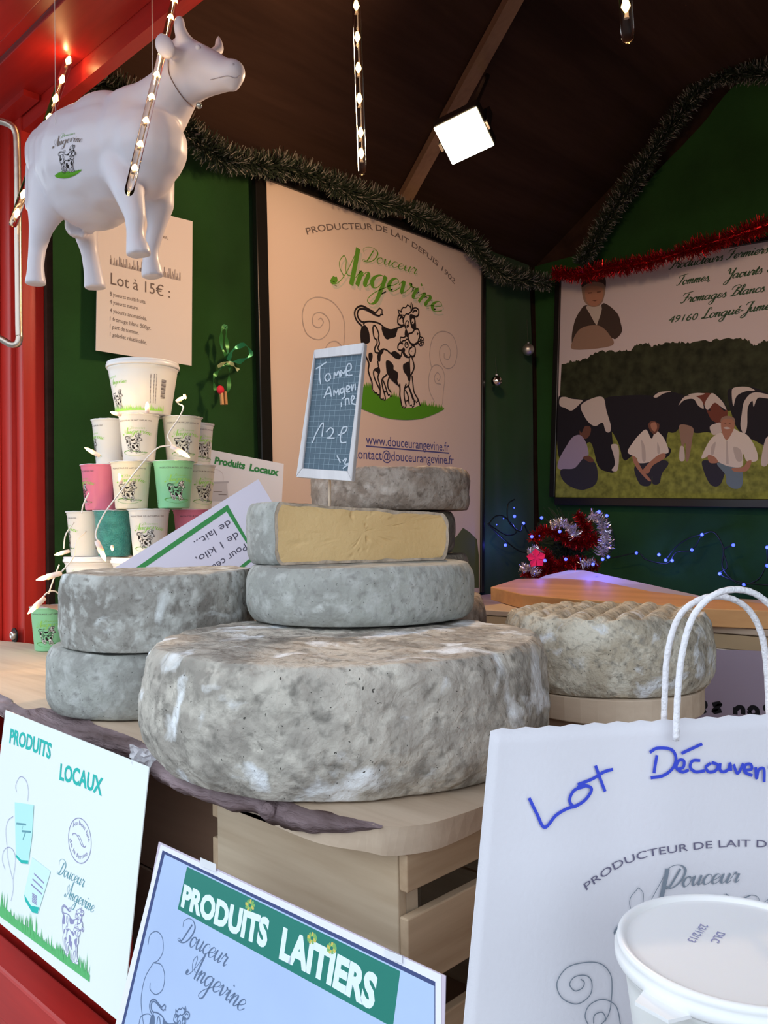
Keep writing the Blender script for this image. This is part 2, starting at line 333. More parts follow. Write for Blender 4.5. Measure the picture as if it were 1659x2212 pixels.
box('floor', (-30, -30, -.05), (30, 30, 0), M_ground, kind='structure')
box('wall_left', (-2.22, .96, 0), (-2.15, 3.32, Z(1.30)), M_brown, kind='structure')
box('wall_back', (-2.15, 3.25, 0), (1.85, 3.32, Z(1.80)), M_brown, kind='structure')
box('wall_right', (1.80, .96, 0), (1.87, 3.25, Z(1.80)), M_brown, kind='structure')
def roof_z(x): return 1.17 + .69 * min(max(x + 2.14, 0), .72) / 1.0
mb = MB(); pr = [(-2.24, 1.13), (-1.42, roof_z(-1.42)), (1.87, roof_z(-1.42)), (1.87, roof_z(-1.42) + .05), (-1.44, roof_z(-1.42) + .05), (-2.24, 1.20)]
mb.prism([(x, .90, Z(z)) for x, z in pr], [(x, 3.32, Z(z)) for x, z in pr]); mb.build('ceiling', M_brown, kind='structure')
# pale rafter on the underside of the left roof slope
a = at(862, 424, 3.12); b_ = at(1132, -10, 2.53)
a = Vector((-2.10, 0, 0)); b_ = Vector((-1.44, 0, 0))
ya = onx(-2.08, 868, 415).y; rr = ray(1122, 0); t = 2.53; yb = (CAM + rr * t).y
p0 = Vector((-2.10, ya, Z(roof_z(-2.10) - .012))); p1 = Vector((-1.40, yb, Z(roof_z(-1.42) - .012)))
dv = (p1 - p0).normalized(); sd = dv.cross(Vector((0, 0, 1))).normalized() * .026; up = sd.cross(dv).normalized() * .014
q0 = p0 - dv * .03; q1 = p1 + dv * .9
mb = MB().add([q0 - sd - up, q0 + sd - up, q0 + sd + up, q0 - sd + up, p1 - sd - up, p1 + sd - up, p1 + sd + up, p1 - sd + up], [(0, 1, 2, 3), (7, 6, 5, 4), (0, 4, 5, 1), (1, 5, 6, 2), (2, 6, 7, 3), (3, 7, 4, 0)])
mb.build('ceiling_beam', M_pale, kind='structure')
p2 = p1 + Vector((.8, -.3, 0))
# fabric lining
def fold(y, z, s): return .010 * noise.noise(Vector((y * 5, z * .7, s))) + .004 * noise.noise(Vector((y * 16, z * 2, s + 5)))
mb = MB(); ny, nz = 120, 30; vs = []
for j in range(nz + 1):
    for i in range(ny + 1):
        y = .965 + (3.175 - .965) * i / ny; z = -.32 + 1.50 * j / nz; vs.append((-2.125 + fold(y, z, 1), y, Z(z)))
mb.add(vs, [(j * (ny + 1) + i, j * (ny + 1) + i + 1, (j + 1) * (ny + 1) + i + 1, (j + 1) * (ny + 1) + i) for j in range(nz) for i in range(ny)])
mb.build('fabric_lining', M_green, None, True, label='dark green fabric lining stretched over the left wall of the stall', cat='fabric')
ap = ony(3.21, 1592, 182); c0 = ony(3.21, 1240, 560)
def fab_top(x):
    t = (x - c0.x) / (ap.x - c0.x); return (c0.z + 0.02 if t < 0 else c0.z + (ap.z - c0.z) * min(t, 1)) - CZ
mb = MB(); vs = []; nx = 150
for j in range(nz + 1):
    for i in range(nx + 1):
        x = -2.13 + (1.79 + 2.13) * i / nx; z = -.32 + (fab_top(x) + .32) * j / nz
        dg = noise.noise(Vector(((x * .6 + z * 1.2) * 4.5, (x - z) * .8, 3))) if z > .95 else 0
        vs.append((x, 3.225 - abs(fold(x, z, 7)) - .035 * max(0, dg) * min(1, (z - .95) * 4), Z(z)))
mb.add(vs, [(j * (nx + 1) + i, j * (nx + 1) + i + 1, (j + 1) * (nx + 1) + i + 1, (j + 1) * (nx + 1) + i) for j in range(nz) for i in range(nx)])
mb.build('fabric_lining', M_green, None, True, label='dark green fabric lining of the back wall, draped up into the gable', cat='fabric')

# counters
def planked(name, x0, x1, y0, y1, ztop, th, n, m, **kw):
    t = thing(name, kw.get('label'), kw.get('cat'), ((x0 + x1) / 2, (y0 + y1) / 2, Z(ztop) - th), kw.get('group'))
    for i in range(n):
        a, b = y0 + (y1 - y0) * i / n, y0 + (y1 - y0) * (i + 1) / n
        box('board', (x0, a + .0012, Z(ztop) - th), (x1, b - .0012, Z(ztop)), m, t, bevel=.0015)
    return t
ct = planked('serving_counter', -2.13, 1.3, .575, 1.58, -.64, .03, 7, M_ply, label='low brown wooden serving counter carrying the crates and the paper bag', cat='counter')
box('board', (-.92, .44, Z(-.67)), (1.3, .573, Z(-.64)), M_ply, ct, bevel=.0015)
for x in (-2.08, -1.0, 1.25):
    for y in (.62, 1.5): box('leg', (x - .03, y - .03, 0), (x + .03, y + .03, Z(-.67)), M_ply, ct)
def side_counter(x0, x1, y0, y1, label):
    t = planked('side_counter', x0, x1, y0, y1, -.28, .025, max(3, int((y1 - y0) / .2)), M_plank, label=label, cat='counter')
    for x in (x0 + .04, x1 - .04):
        for y in (y0 + .04, y1 - .04): box('leg', (x - .025, y - .025, Z(-.639) if y < 1.58 else 0), (x + .025, y + .025, Z(-.305)), M_ply, t)
    return t
side_counter(-2.08, -1.40, .905, 3.17, 'pale wooden side counter along the left wall under the pots and back cheeses')
side_counter(-.98, .9, 2.24, 3.17, 'pale wooden counter under the blue lights along the back wall')

# red front: soffit, post, front panel, rail
t = tag(thing('window_lintel', None, None, (-1.5, .9, Z(1.1))), kind='structure')
t.name = 'trim_1'
for i, (y0, y1) in enumerate(((.20, .47), (.474, .742), (.746, .772), (.776, .905))):
    box('board', (-2.9, y0, Z(1.10 if i != 2 else 1.108)), (1.9, y1, Z(1.13)), M_red, t, bevel=.002)
box('fascia_board', (-2.9, .905, Z(1.05)), (1.9, .935, Z(1.75)), M_red, t)
box('fascia_board', (-2.3, .86, Z(1.085)), (-2.05, .90, Z(1.10)), M_red, t)
pt = tag(thing('trim_2', None, None, (-2.24, .93, 0)), kind='structure')
box('post', (-2.36, .885, 0), (-2.205, .96, Z(1.10)), M_redv, pt, bevel=.004)
box('post_side_board', (-2.205, .90, Z(-.64)), (-2.165, .96, Z(1.10)), M_redv, pt, bevel=.003)
box('post_cover_strip', (-2.40, .86, 0), (-2.262, .885, Z(1.10)), M_redv, pt, bevel=.003)
fp = tag(thing('trim_3', None, None, (-1.5, .54, 0)), kind='structure')
for i in range(13):
    x0 = -2.5 + i * .26
    box('board', (x0 + .002, .545, .02), (x0 + .258, .565, Z(-.685)), M_redv, fp, bevel=.003)
box('top_board', (-2.5, .515, Z(-.74)), (.9, .545, Z(-.6725)), M_red, fp)
box('upper_board', (-2.5, .545, Z(-.669)), (-1.03, .570, Z(-.36)), M_red, fp)
rl = box('trim_4', (-2.6, .485, Z(-.705)), (-.93, .529, Z(-.632)), M_red, None, bevel=.004, kind='structure')
# bolt at the foot of the post
bt = thing('bolt', 'round steel bolt head at the foot of the red post', 'bolt', tuple(ony(.885, 36, 1372)))
c = ony(.89, 36, 1372); M = Matrix.Rotation(PI / 2, 4, 'X')
MB().lathe([(0, .0), (.019, .0), (.019, .003), (0, .003)], 20, 0, c - Vector((0, .004, 0)), M).build('washer', mat('black_metal', (.03, .03, .03), .5, 1), bt)
MB().lathe([(.011, .0), (.011, .008), (.009, .011), (.004, .011), (.003, .008), (0, .008)], 20, 0, c - Vector((0, .004, 0)), M).build('bolt_head', mat('steel', (.6, .58, .55), .3, 1), bt, True)
# bent steel handle in front of the post
hp = [(-60, 250), (0, 262), (22, 270), (33, 283), (37, 320), (39, 500), (41, 700), (42, 728), (38, 742), (24, 744), (0, 731), (-60, 700)]
MB().tube(cr([at(x, y, 1.93) for x, y in hp], 5), .0078, 10).build('steel_handle', mat('worn_steel', (.55, .47, .40), .35, 1, bump=.3, bscale=60), None, True, label='bent grey steel bar handle in front of the red post', cat='handle')

# ------------------------------------------------------------------ inks
def ink(n, c): return mat('ink_' + n, c, rough=.7, spec=.2)
I_gray = ink('grey', (.20, .16, .14)); I_green = ink('green', (.13, .36, .035)); I_dk = ink('dark', (.025, .02, .02)); I_swirl = ink('pale_swirl', (.50, .43, .38))
I_paper = ink('paper', (.80, .67, .55)); I_halo = ink('halo', (.62, .62, .50)); I_blue = ink('blue', (.10, .10, .28)); I_grass = ink('grass', (.10, .34, .02))
M_poster = mat('poster_paper', (.80, .67, .55), rough=.55, spec=.25)
M_black = mat('black_frame', (.012, .011, .010), rough=.25, spec=.6)
# ------------------------------------------------------------------ tall poster on the left wall
PL = Plane((-2.095, 0, CZ), (0, 1, 0), (0, 0, 1))
post = thing('framed_poster', 'tall beige poster with green script and two black and white cows in a black frame', 'poster', (-2.10, 2.9, Z(-.28)))
TL, TR = PL.hit(572, 388), PL.hit(1040, 560); BRx, BLx = PL.hit(1036, 1262), PL.hit(592, 1235)
zb = -.272
quad = [TL, TR, (BRx[0], zb), (BLx[0], zb)]
sheet('sheet', PL, quad, .006, M_poster, post)
fw = .045
def bar(a, b, w, side):
    a, b = Vector(a), Vector(b); d = (b - a).normalized(); n = Vector((-d.y, d.x)) * side * w; e = d * (w if side else 0) * .0
    c = [a - e, b + e, b + e + n, a - e + n]
    mb = MB(); mb.prism([PL.pt(p, -.012) for p in c], [PL.pt(p, .010) for p in c]); return mb
bar(quad[3], quad[0], .044, 1).build('frame_bar', M_black, post, bevel=.003); bar(quad[2], quad[1], .02, -1).build('frame_bar', M_black, post, bevel=.003)
bar(quad[0], quad[1], .03, 1).build('frame_bar', M_black, post, bevel=.003)
c3 = PL.pr(3.1904, 560, 360); cc = PL.pr(7.541, 750, 630)
px = lambda y: y / 3.19 / 1800 * 2.95
A1 = Art()
A1.text(I_gray, 'PRODUCTEUR DE LAIT DEPUIS 1902', c3([(330, 470), (430, 446), (560, 434), (700, 432), (790, 437), (880, 458), (1000, 520), (1110, 590), (1220, 680), (1345, 810)]), .0225, .0215, bold=.012)
words = Art()
pd = c3([(720, 655), (840, 672), (960, 705), (1085, 745)]); pa_ = c3([(560, 812), (700, 822), (860, 850), (1010, 885), (1120, 945), (1250, 1022)])
words.script(I_halo, 'Angevine', [(x + .010, y - .012) for x, y in pa_], .054, .047, w=.40, thin=.25)
words.script(I_halo, 'Douceur', [(x + .005, y - .006) for x, y in pd], .0235, .0225, w=.30, thin=.25)
words.script(I_grass, 'Douceur', pd, .0235, .0225, w=.26, thin=.2)
words.script(I_green, 'Angevine', pa_, .054, .047, w=.40, thin=.13)
A1.extend(words, lambda p: p)
for s in ([(580, 1230), (588, 1120), (570, 1020), (500, 930), (400, 900), (325, 935), (295, 1030), (325, 1150), (410, 1192), (475, 1140), (480, 1060), (430, 1008), (375, 1020), (368, 1085), (410, 1110), (440, 1075), (425, 1045), (405, 1055)],
          [(450, 1260), (480, 1215), (530, 1205), (570, 1240)],
          [(1260, 1640), (1268, 1540), (1276, 1450), (1250, 1380), (1200, 1372), (1168, 1440), (1170, 1540), (1205, 1620)],
          [(1185, 1390), (1172, 1290), (1195, 1180), (1255, 1135), (1330, 1165), (1362, 1270), (1340, 1370), (1285, 1390), (1245, 1330), (1245, 1250), (1285, 1225), (1315, 1270), (1305, 1325), (1275, 1320), (1272, 1285)],
          [(1250, 1500), (1215, 1490), (1205, 1450), (1225, 1420), (1245, 1445), (1235, 1475), (1222, 1460)]):
    A1.line(I_swirl, c3(s), .0035)
# two cows on a lens of grass
cows = Art(); LW = .0066
def cl(p, w=LW, sm=True): cows.line(I_dk, cc(p), w, sm)
def cf(p, m=I_dk, sm=True): cows.fill(m, cc(p), sm)
def ce(m, x, y, rx, ry, w=None):
    P = [(x + rx * math.cos(2 * PI * i / 14), y + ry * math.sin(2 * PI * i / 14)) for i in range(14 + (w is not None))]
    cows.fill(m, cc(P)) if w is None else cows.line(m, cc(P), w, False)
g = [(1575, 1915), (1430, 1990), (1200, 2070), (900, 2090), (600, 2050), (300, 1940), (110, 1850), (-60, 1730), (-130, 1640)]
g = [(p.x, p.y) for p in cr([(*q, 0) for q in g], 4)]
r2 = random.Random(3); tp = [(-130, 1640), (60, 1560), (340, 1560), (600, 1640), (850, 1730), (1200, 1840), (1400, 1870), (1575, 1915)]
tpx = [(p.x, p.y) for p in cr([(*q, 0) for q in tp], 8)]; top = []
for i, (x, y) in enumerate(tpx[1:-1]): top += [(x - 8, y + 8), (x + r2.uniform(-14, 14), y - r2.uniform(20, 95))]
cf(g + top, I_grass, False)
body = [(270, 500), (380, 490), (510, 520), (700, 628), (800, 600), (900, 560), (820, 520), (830, 395), (880, 380), (870, 300), (970, 220), (1035, 250), (1120, 270), (1155, 310), (1110, 410), (1115, 590), (1165, 650), (1170, 760), (1080, 880), (1100, 960), (1060, 1060), (1085, 1230), (1045, 1370), (1080, 1640), (1180, 1850), (1080, 1890), (1000, 1890), (940, 1900), (880, 1880), (850, 1650), (845, 1540), (690, 1400), (650, 1500), (715, 1700), (610, 1770), (525, 1740), (520, 1680), (400, 1620), (395, 1480), (330, 1280), (340, 1150), (230, 840), (220, 660)]
cf(body, I_paper, False)
for p in ([(260, 550), (235, 600), (220, 700), (232, 840), (350, 835), (358, 720), (335, 620), (300, 560)], [(550, 590), (580, 575), (640, 605), (700, 628), (760, 622), (815, 600), (790, 700), (770, 745), (690, 765), (650, 782), (610, 760), (570, 680)],
          [(950, 600), (975, 660), (978, 720), (930, 720), (930, 650)], [(1010, 380), (1060, 375), (1095, 410), (1115, 590), (1080, 620), (1040, 590), (1015, 500)],
          [(905, 910), (935, 940), (930, 1000), (970, 1040), (960, 1070), (920, 1040), (895, 970)], [(520, 975), (580, 945), (580, 990), (540, 1050), (530, 1135), (490, 1130), (480, 1050), (495, 1005)],
          [(700, 1010), (760, 970), (820, 1000), (865, 1050), (855, 1095), (820, 1105), (760, 1080)], [(620, 1150), (640, 1120), (690, 1135), (745, 1200), (750, 1270), (810, 1310), (820, 1380), (810, 1460), (840, 1540), (760, 1470), (690, 1390), (640, 1340), (625, 1250)],
          [(900, 1200), (940, 1165), (1000, 1155), (1008, 1400), (1005, 1455), (980, 1440), (960, 1370), (910, 1300)], [(430, 1280), (500, 1240), (525, 1300), (500, 1390), (485, 1330), (450, 1300)], [(340, 1010), (395, 1000), (405, 1070), (380, 1150), (345, 1120)]):
    cf(p)
for p in ([(235, 560), (160, 490), (118, 400), (120, 310), (170, 250), (240, 235), (330, 280), (450, 350)], [(515, 402), (430, 370), (330, 310), (240, 280), (180, 300), (158, 370), (180, 440), (225, 490), (270, 500)],
          [(260, 545), (280, 500), (380, 490), (510, 520), (600, 590), (700, 628), (800, 600), (890, 570), (910, 545)], [(240, 560), (220, 660), (220, 760), (240, 880), (290, 1040), (345, 1170), (335, 1280), (362, 1380), (395, 1480), (400, 1600)],
          [(910, 545), (870, 550), (820, 520), (818, 450), (830, 395), (880, 400), (905, 440)], [(840, 460), (870, 420), (900, 440)], [(1030, 330), (1070, 275), (1120, 270), (1155, 310), (1150, 380), (1110, 410), (1060, 385)], [(1055, 350), (1090, 310), (1130, 320)],
          [(925, 400), (900, 480), (935, 580), (975, 680)], [(985, 690), (1050, 670), (1090, 620), (1140, 610), (1170, 680), (1165, 760), (1140, 820), (1080, 860), (1010, 830), (985, 760), (985, 690)], [(1130, 705), (1145, 672)], [(1020, 850), (1080, 862), (1150, 835)],
          [(990, 780), (1040, 870), (1090, 900), (1100, 980), (1080, 1050), (1040, 1055), (1000, 1010), (1005, 940), (1050, 900)], [(890, 960), (900, 1000), (940, 1060), (1000, 1070), (1030, 1050)], [(900, 850), (850, 840), (820, 880), (820, 940), (870, 960), (905, 930)],
          [(410, 570), (440, 555), (480, 620), (505, 700), (500, 770), (515, 850), (490, 920), (520, 975)], [(410, 570), (410, 640), (430, 750), (470, 790), (475, 850), (440, 920), (450, 990), (510, 1000)], [(520, 975), (580, 940), (640, 960), (700, 1010), (800, 1050), (860, 1060), (885, 970)],
          [(485, 1130), (500, 1220), (520, 1300), (490, 1400), (525, 1550), (525, 1740)], [(640, 1350), (560, 1430), (565, 1550), (600, 1680), (615, 1760)], [(680, 1380), (650, 1480), (660, 1580), (710, 1650)], [(570, 1440), (610, 1540), (650, 1680)],
          [(680, 1390), (760, 1470), (850, 1545)], [(845, 1500), (850, 1600), (850, 1700), (880, 1860)], [(950, 1500), (920, 1600), (920, 1720), (950, 1870)], [(1000, 1060), (1005, 1200), (1012, 1400), (1000, 1470), (990, 1530), (930, 1570)], [(990, 1540), (1030, 1640), (1080, 1780), (1080, 1850)],
          [(935, 1600), (980, 1700), (1000, 1840)], [(1040, 1060), (1080, 1230), (1020, 1380)], [(1045, 1370), (1060, 1500), (1080, 1640), (1140, 1750), (1180, 1860)], [(1060, 1760), (990, 1550)], [(500, 1240), (430, 1280), (420, 1350), (450, 1450), (520, 1600)]):
    cl(p)
for p in ([(450, 350), (520, 268), (560, 300), (555, 340), (575, 375), (540, 370), (515, 402)], [(880, 385), (840, 380), (820, 290), (850, 320), (880, 335)], [(880, 335), (870, 300), (900, 260), (940, 265), (970, 220), (1010, 240), (1030, 290), (1025, 330), (990, 370), (950, 365), (920, 400), (890, 380)], [(1020, 270), (1035, 175), (1055, 230), (1045, 300)],
          [(880, 830), (850, 800), (860, 745), (910, 750), (950, 725), (985, 745), (995, 780), (960, 775), (930, 800), (900, 800), (880, 830)], [(400, 1620), (420, 1610), (440, 1650), (470, 1650), (480, 1680), (512, 1685)], [(530, 1740), (560, 1760), (575, 1730), (590, 1770), (612, 1765)], [(880, 1860), (895, 1890), (910, 1860), (925, 1900), (945, 1870)],
          [(1010, 1860), (1040, 1850), (1050, 1885), (1080, 1860)], [(1070, 1800), (1100, 1780), (1110, 1810), (1140, 1780)], [(650, 1690), (680, 1680), (690, 1710), (715, 1700)], [(580, 1640), (600, 1625), (630, 1640)], [(950, 1790), (975, 1770), (990, 1790)]):
    cl(p, LW * .8, False)
ce(I_paper, 1058, 485, 22, 48); ce(I_dk, 1050, 505, 10, 15); ce(I_dk, 965, 530, 28, 52, LW * .7); ce(I_dk, 968, 555, 11, 17); ce(I_dk, 955, 870, 28, 44, LW * .7); ce(I_dk, 962, 855, 10, 16); ce(I_dk, 1040, 972, 10, 7)
for k in range(7): ce(I_paper, 1190 + 30 * math.cos(k * .9), 810 + 50 * math.sin(k * .9), 18, 24); ce(I_dk, 1190 + 30 * math.cos(k * .9), 810 + 50 * math.sin(k * .9), 18, 24, LW * .7)
A1.put('lettering', post, lambda p, o: PL.pt(p, o), off=.0006, kind='stuff')
A3 = Art(); A3.extend(cows, lambda p: p); A3.put('cow_emblem', post, lambda p, o: PL.pt(p, o), off=.0026)
A1 = Art()
bl = c3([(735, 1912), (1308, 1962)]); A1.text(I_blue, 'www.douceurangevine.fr', bl, .036, .036, bold=.004)
A1.line(I_blue, c3([(733, 1925), (1308, 1975)]), .005, False)
A1.text(I_blue, 'contact@douceurangevine.fr', c3([(652, 2010), (1340, 2052)]), .036, .036, bold=.004)
A1.fill(ink('bush', (.12, .15, .05)), [PL.hit(x, y) for x, y in ((960, 1270), (960, 1175), (985, 1160), (1000, 1140), (1015, 1150), (1030, 1165), (1034, 1200), (1034, 1270))])
A1.put('web_address', post, lambda p, o: PL.pt(p, o), off=.0006, kind='stuff')
cb = [min(v[0] for m, vs, f in cows.it for v in vs), max(v[0] for m, vs, f in cows.it for v in vs), min(v[1] for m, vs, f in cows.it for v in vs), max(v[1] for m, vs, f in cows.it for v in vs)]

# ------------------------------------------------------------------ wide poster on the back wall
PB = Plane((0, 3.185, CZ), (1, 0, 0), (0, 0, 1))
p2o = thing('framed_poster', 'wide poster of kneeling farmers and dairy cows with green script on the back wall', 'poster', (-1.4, 3.19, Z(.1)))
TL, BL_ = PB.hit(1213, 597), PB.hit(1200, 1074); TRv, BRv = PB.hit(1659, 522), PB.hit(1659, 1078)
k = 1.45; TRv = (TL[0] + (TRv[0] - TL[0]) * k, TL[1] + (TRv[1] - TL[1]) * k); BRv = (BL_[0] + (BRv[0] - BL_[0]) * k, BL_[1] + (BRv[1] - BL_[1]) * k)
q2 = [TL, TRv, BRv, BL_]
M_post2 = mat('photo_paper', (.62, .54, .52), rough=.45, spec=.3)
sheet('sheet', PB, q2, .006, M_post2, p2o)
PLs = PL; PL = PB
for a, b, w, s in ((q2[3], q2[0], .028, 1), (q2[0], q2[1], .02, 1), (q2[2], q2[1], .028, -1), (q2[3], q2[2], .034, -1)): bar(a, b, w, s).build('frame_bar', M_black, p2o, bevel=.003)
PL = PLs
c4 = PB.pr(2.458, 1030, 440); cB = PB.pr(3.537, 1190, 740); cT = PB.pr(3.614, 1200, 540)
A2 = Art()
I_for = mat('ink_forest', (.030, .035, .016), rough=.7, spec=.2, vary=.5, vscale=22); I_field = mat('ink_field', (.22, .24, .045), rough=.7, spec=.2, vary=.35, vscale=40)
I_cb = ink('cow_black', (.018, .016, .02)); I_cw = ink('cow_white', (.60, .52, .44)); I_br = ink('cow_brown', (.17, .05, .03)); I_sh = ink('shirt', (.72, .64, .52)); I_sl = ink('lilac_shirt', (.36, .30, .38))
I_skin = ink('skin', (.42, .20, .12)); I_skd = ink('skin_shaded', (.16, .07, .045)); I_jean = ink('jeans', (.16, .22, .24)); I_dkp = ink('dark_trousers', (.035, .035, .045)); I_boyj = ink('boy_jacket', (.06, .04, .03)); I_tan = ink('tan', (.30, .19, .13)); I_fold = ink('shirt_fold', (.52, .45, .37))
I_txt = ink('script_green', (.045, .10, .045))
rr_ = [(450, 1330), (450, 850), (510, 835), (560, 832), (640, 790), (760, 780), (820, 775), (850, 750), (910, 742), (930, 760), (980, 742), (1060, 735), (1120, 737), (1230, 728), (1350, 715), (1440, 725), (1465, 750), (1500, 740), (1546, 722), (1660, 700), (1800, 730), (2000, 690), (2150, 700)]
fr = []
r3 = random.Random(5); bp_ = cr([(*p, 0) for p in rr_[1:]], 8)
for p in bp_: fr.append((p.x, p.y + r3.uniform(-7, 7)))
BRc = (q2[2][0], q2[2][1])
edge = lambda y: (BRc[0] - .001)
A2.fill(I_for, [(TL[0] + (BL_[0] - TL[0]) * .6, BL_[1] + .3)] + [q for q in c4(fr) if q[0] < BRc[0]] + [(BRc[0] - .002, BL_[1] + .3)])
A2.fill(I_field, [BL_, (BL_[0] + .01, BL_[1] + .30), (BRc[0] - .002, BL_[1] + .30), (BRc[0], BRc[1])])
def F2(m, p, sm=True): A2.fill(m, cB(p), sm)
F2(I_cb, [(400, 440), (560, 405), (780, 405), (860, 440), (960, 470), (990, 620), (900, 680), (885, 780), (920, 820), (880, 880), (760, 880), (640, 860), (560, 900), (520, 780), (480, 700), (420, 620)])
F2(I_cb, [(790, 405), (860, 380), (920, 375), (1010, 400), (1050, 420), (1000, 480), (985, 640), (930, 690), (870, 640)]); F2(I_cw, [(785, 412), (835, 378), (920, 374), (860, 390), (810, 420)])
F2(I_cb, [(55, 450), (100, 415), (250, 435), (380, 420), (420, 480), (460, 640), (475, 780), (495, 975), (425, 985), (360, 940), (300, 760), (200, 860), (60, 870)])
F2(I_cw, [(70, 425), (110, 415), (160, 430), (240, 440), (220, 470), (160, 520), (110, 500), (68, 480)]); F2(I_cw, [(230, 480), (320, 425), (400, 420), (425, 520), (457, 630), (452, 682), (420, 678), (395, 612), (345, 638), (300, 620), (255, 560)]); F2(I_cw, [(460, 790), (480, 775), (512, 785), (522, 850), (510, 975), (465, 975), (490, 930), (480, 860)])
F2(I_cb, [(975, 470), (1020, 412), (1100, 388), (1240, 390), (1310, 440), (1350, 520), (1330, 610), (1270, 690), (1190, 685), (1100, 690), (1040, 640), (990, 640)])
F2(I_br, [(1070, 400), (1130, 388), (1220, 388), (1200, 430), (1180, 500), (1220, 520), (1212, 480), (1260, 458), (1320, 520), (1350, 520), (1335, 620), (1240, 600), (1200, 540), (1165, 470)]); F2(I_cw, [(975, 482), (1020, 415), (1090, 405), (1150, 440), (1168, 505), (1125, 480), (1090, 432), (1020, 440)]); F2(I_cw, [(1175, 470), (1215, 400), (1245, 390), (1310, 450), (1342, 515), (1300, 490), (1250, 460), (1200, 515)])
F2(I_cw, [(1050, 398), (1120, 385), (1180, 392), (1110, 408)]); F2(I_tan, [(985, 630), (1085, 650), (1080, 740), (1055, 890), (1030, 895), (1030, 770), (1005, 800), (990, 720)]); F2(I_cw, [(988, 800), (1015, 800), (1022, 895), (984, 897)]); F2(I_cw, [(1215, 645), (1255, 620), (1300, 615), (1310, 680), (1240, 705)])
F2(I_cb, [(1350, 380), (1400, 345), (1540, 340), (1700, 400), (1900, 420), (2000, 600), (1900, 780), (1659, 790), (1560, 750), (1500, 720), (1420, 650), (1375, 520)])
F2(I_cw, [(1383, 388), (1400, 345), (1500, 338), (1560, 368), (1490, 372), (1420, 410), (1395, 485)]); F2(I_cw, [(1478, 450), (1540, 385), (1640, 392), (1750, 440), (1640, 425), (1580, 425), (1550, 490), (1540, 445), (1505, 500), (1500, 640), (1478, 700), (1450, 640), (1460, 540)]); F2(I_cw, [(1640, 740), (1680, 740), (1660, 925), (1606, 925)]); F2(I_cw, [(1700, 760), (1760, 760), (1730, 925), (1700, 925)])
# kneeling men
F2(I_skd, [(225, 640), (265, 625), (305, 650), (300, 700), (270, 735), (225, 715)]); F2(I_cb, [(215, 650), (230, 615), (280, 610), (310, 640), (262, 640), (235, 690)]); F2(I_sl, [(215, 705), (250, 730), (275, 780), (288, 860), (240, 900), (180, 965), (60, 965), (65, 890), (120, 790), (165, 725)]); F2(I_dkp, [(80, 970), (180, 960), (260, 880), (345, 930), (350, 1070), (250, 1125), (150, 1100), (85, 1040)]); F2(I_skd, [(245, 880), (290, 865), (330, 900), (300, 915)])
F2(I_dkp, [(640, 950), (700, 905), (850, 895), (900, 925), (850, 1000), (830, 1075), (780, 1080), (775, 1020), (760, 1090), (690, 1090), (650, 1020)])
F2(I_sh, [(730, 665), (680, 700), (630, 760), (588, 838), (655, 880), (672, 920), (765, 910), (830, 855), (900, 838), (870, 740), (830, 690), (800, 668), (770, 735)]); F2(I_fold, [(690, 740), (720, 800), (725, 900), (700, 900), (695, 810)]); F2(I_fold, [(815, 760), (835, 820), (830, 850), (815, 840)])
F2(I_skin, [(622, 868), (650, 880), (700, 970), (765, 1050), (745, 1055), (690, 1000), (640, 930)]); F2(I_skin, [(872, 848), (868, 885), (780, 940), (745, 1000), (700, 985), (740, 930), (820, 860)])
F2(I_skd, [(745, 610), (790, 585), (828, 615), (822, 670), (790, 700), (755, 665)]); F2(I_skin, [(765, 620), (800, 610), (812, 650), (795, 680), (770, 660)]); F2(I_cb, [(742, 625), (745, 590), (790, 570), (832, 590), (828, 620), (790, 600), (760, 605)])
F2(I_dkp, [(1165, 900), (1290, 920), (1340, 960), (1330, 1000), (1290, 1090), (1220, 1085), (1165, 970)]); F2(I_jean, [(1270, 920), (1420, 945), (1465, 985), (1460, 1095), (1405, 1118), (1345, 1080), (1335, 1010)])
F2(I_sh, [(1310, 690), (1240, 720), (1190, 790), (1152, 885), (1225, 865), (1280, 912), (1370, 948), (1462, 945), (1470, 850), (1500, 908), (1578, 900), (1570, 820), (1510, 715), (1440, 680), (1390, 662), (1345, 748)]); F2(I_fold, [(1395, 800), (1450, 820), (1462, 900), (1420, 900)]); F2(I_fold, [(1225, 800), (1260, 760), (1245, 850), (1228, 860)]); F2(I_fold, [(1340, 750), (1352, 752), (1360, 930), (1340, 930)], False)
F2(I_skin, [(1200, 862), (1250, 872), (1278, 915), (1215, 918)]); F2(I_skin, [(1500, 908), (1535, 905), (1500, 980), (1410, 988), (1385, 960), (1470, 950)])
F2(I_skin, [(1300, 620), (1310, 580), (1350, 568), (1395, 585), (1405, 630), (1390, 680), (1345, 745), (1310, 690)]); F2(I_tan, [(1298, 610), (1305, 575), (1350, 560), (1400, 575), (1408, 615), (1390, 590), (1350, 580), (1315, 590)]); F2(I_cw, [(1318, 652), (1345, 645), (1375, 655), (1345, 662)]); F2(I_skd, [(1318, 618), (1340, 615), (1340, 622)], False); F2(I_skd, [(1360, 615), (1382, 620), (1362, 624)], False)
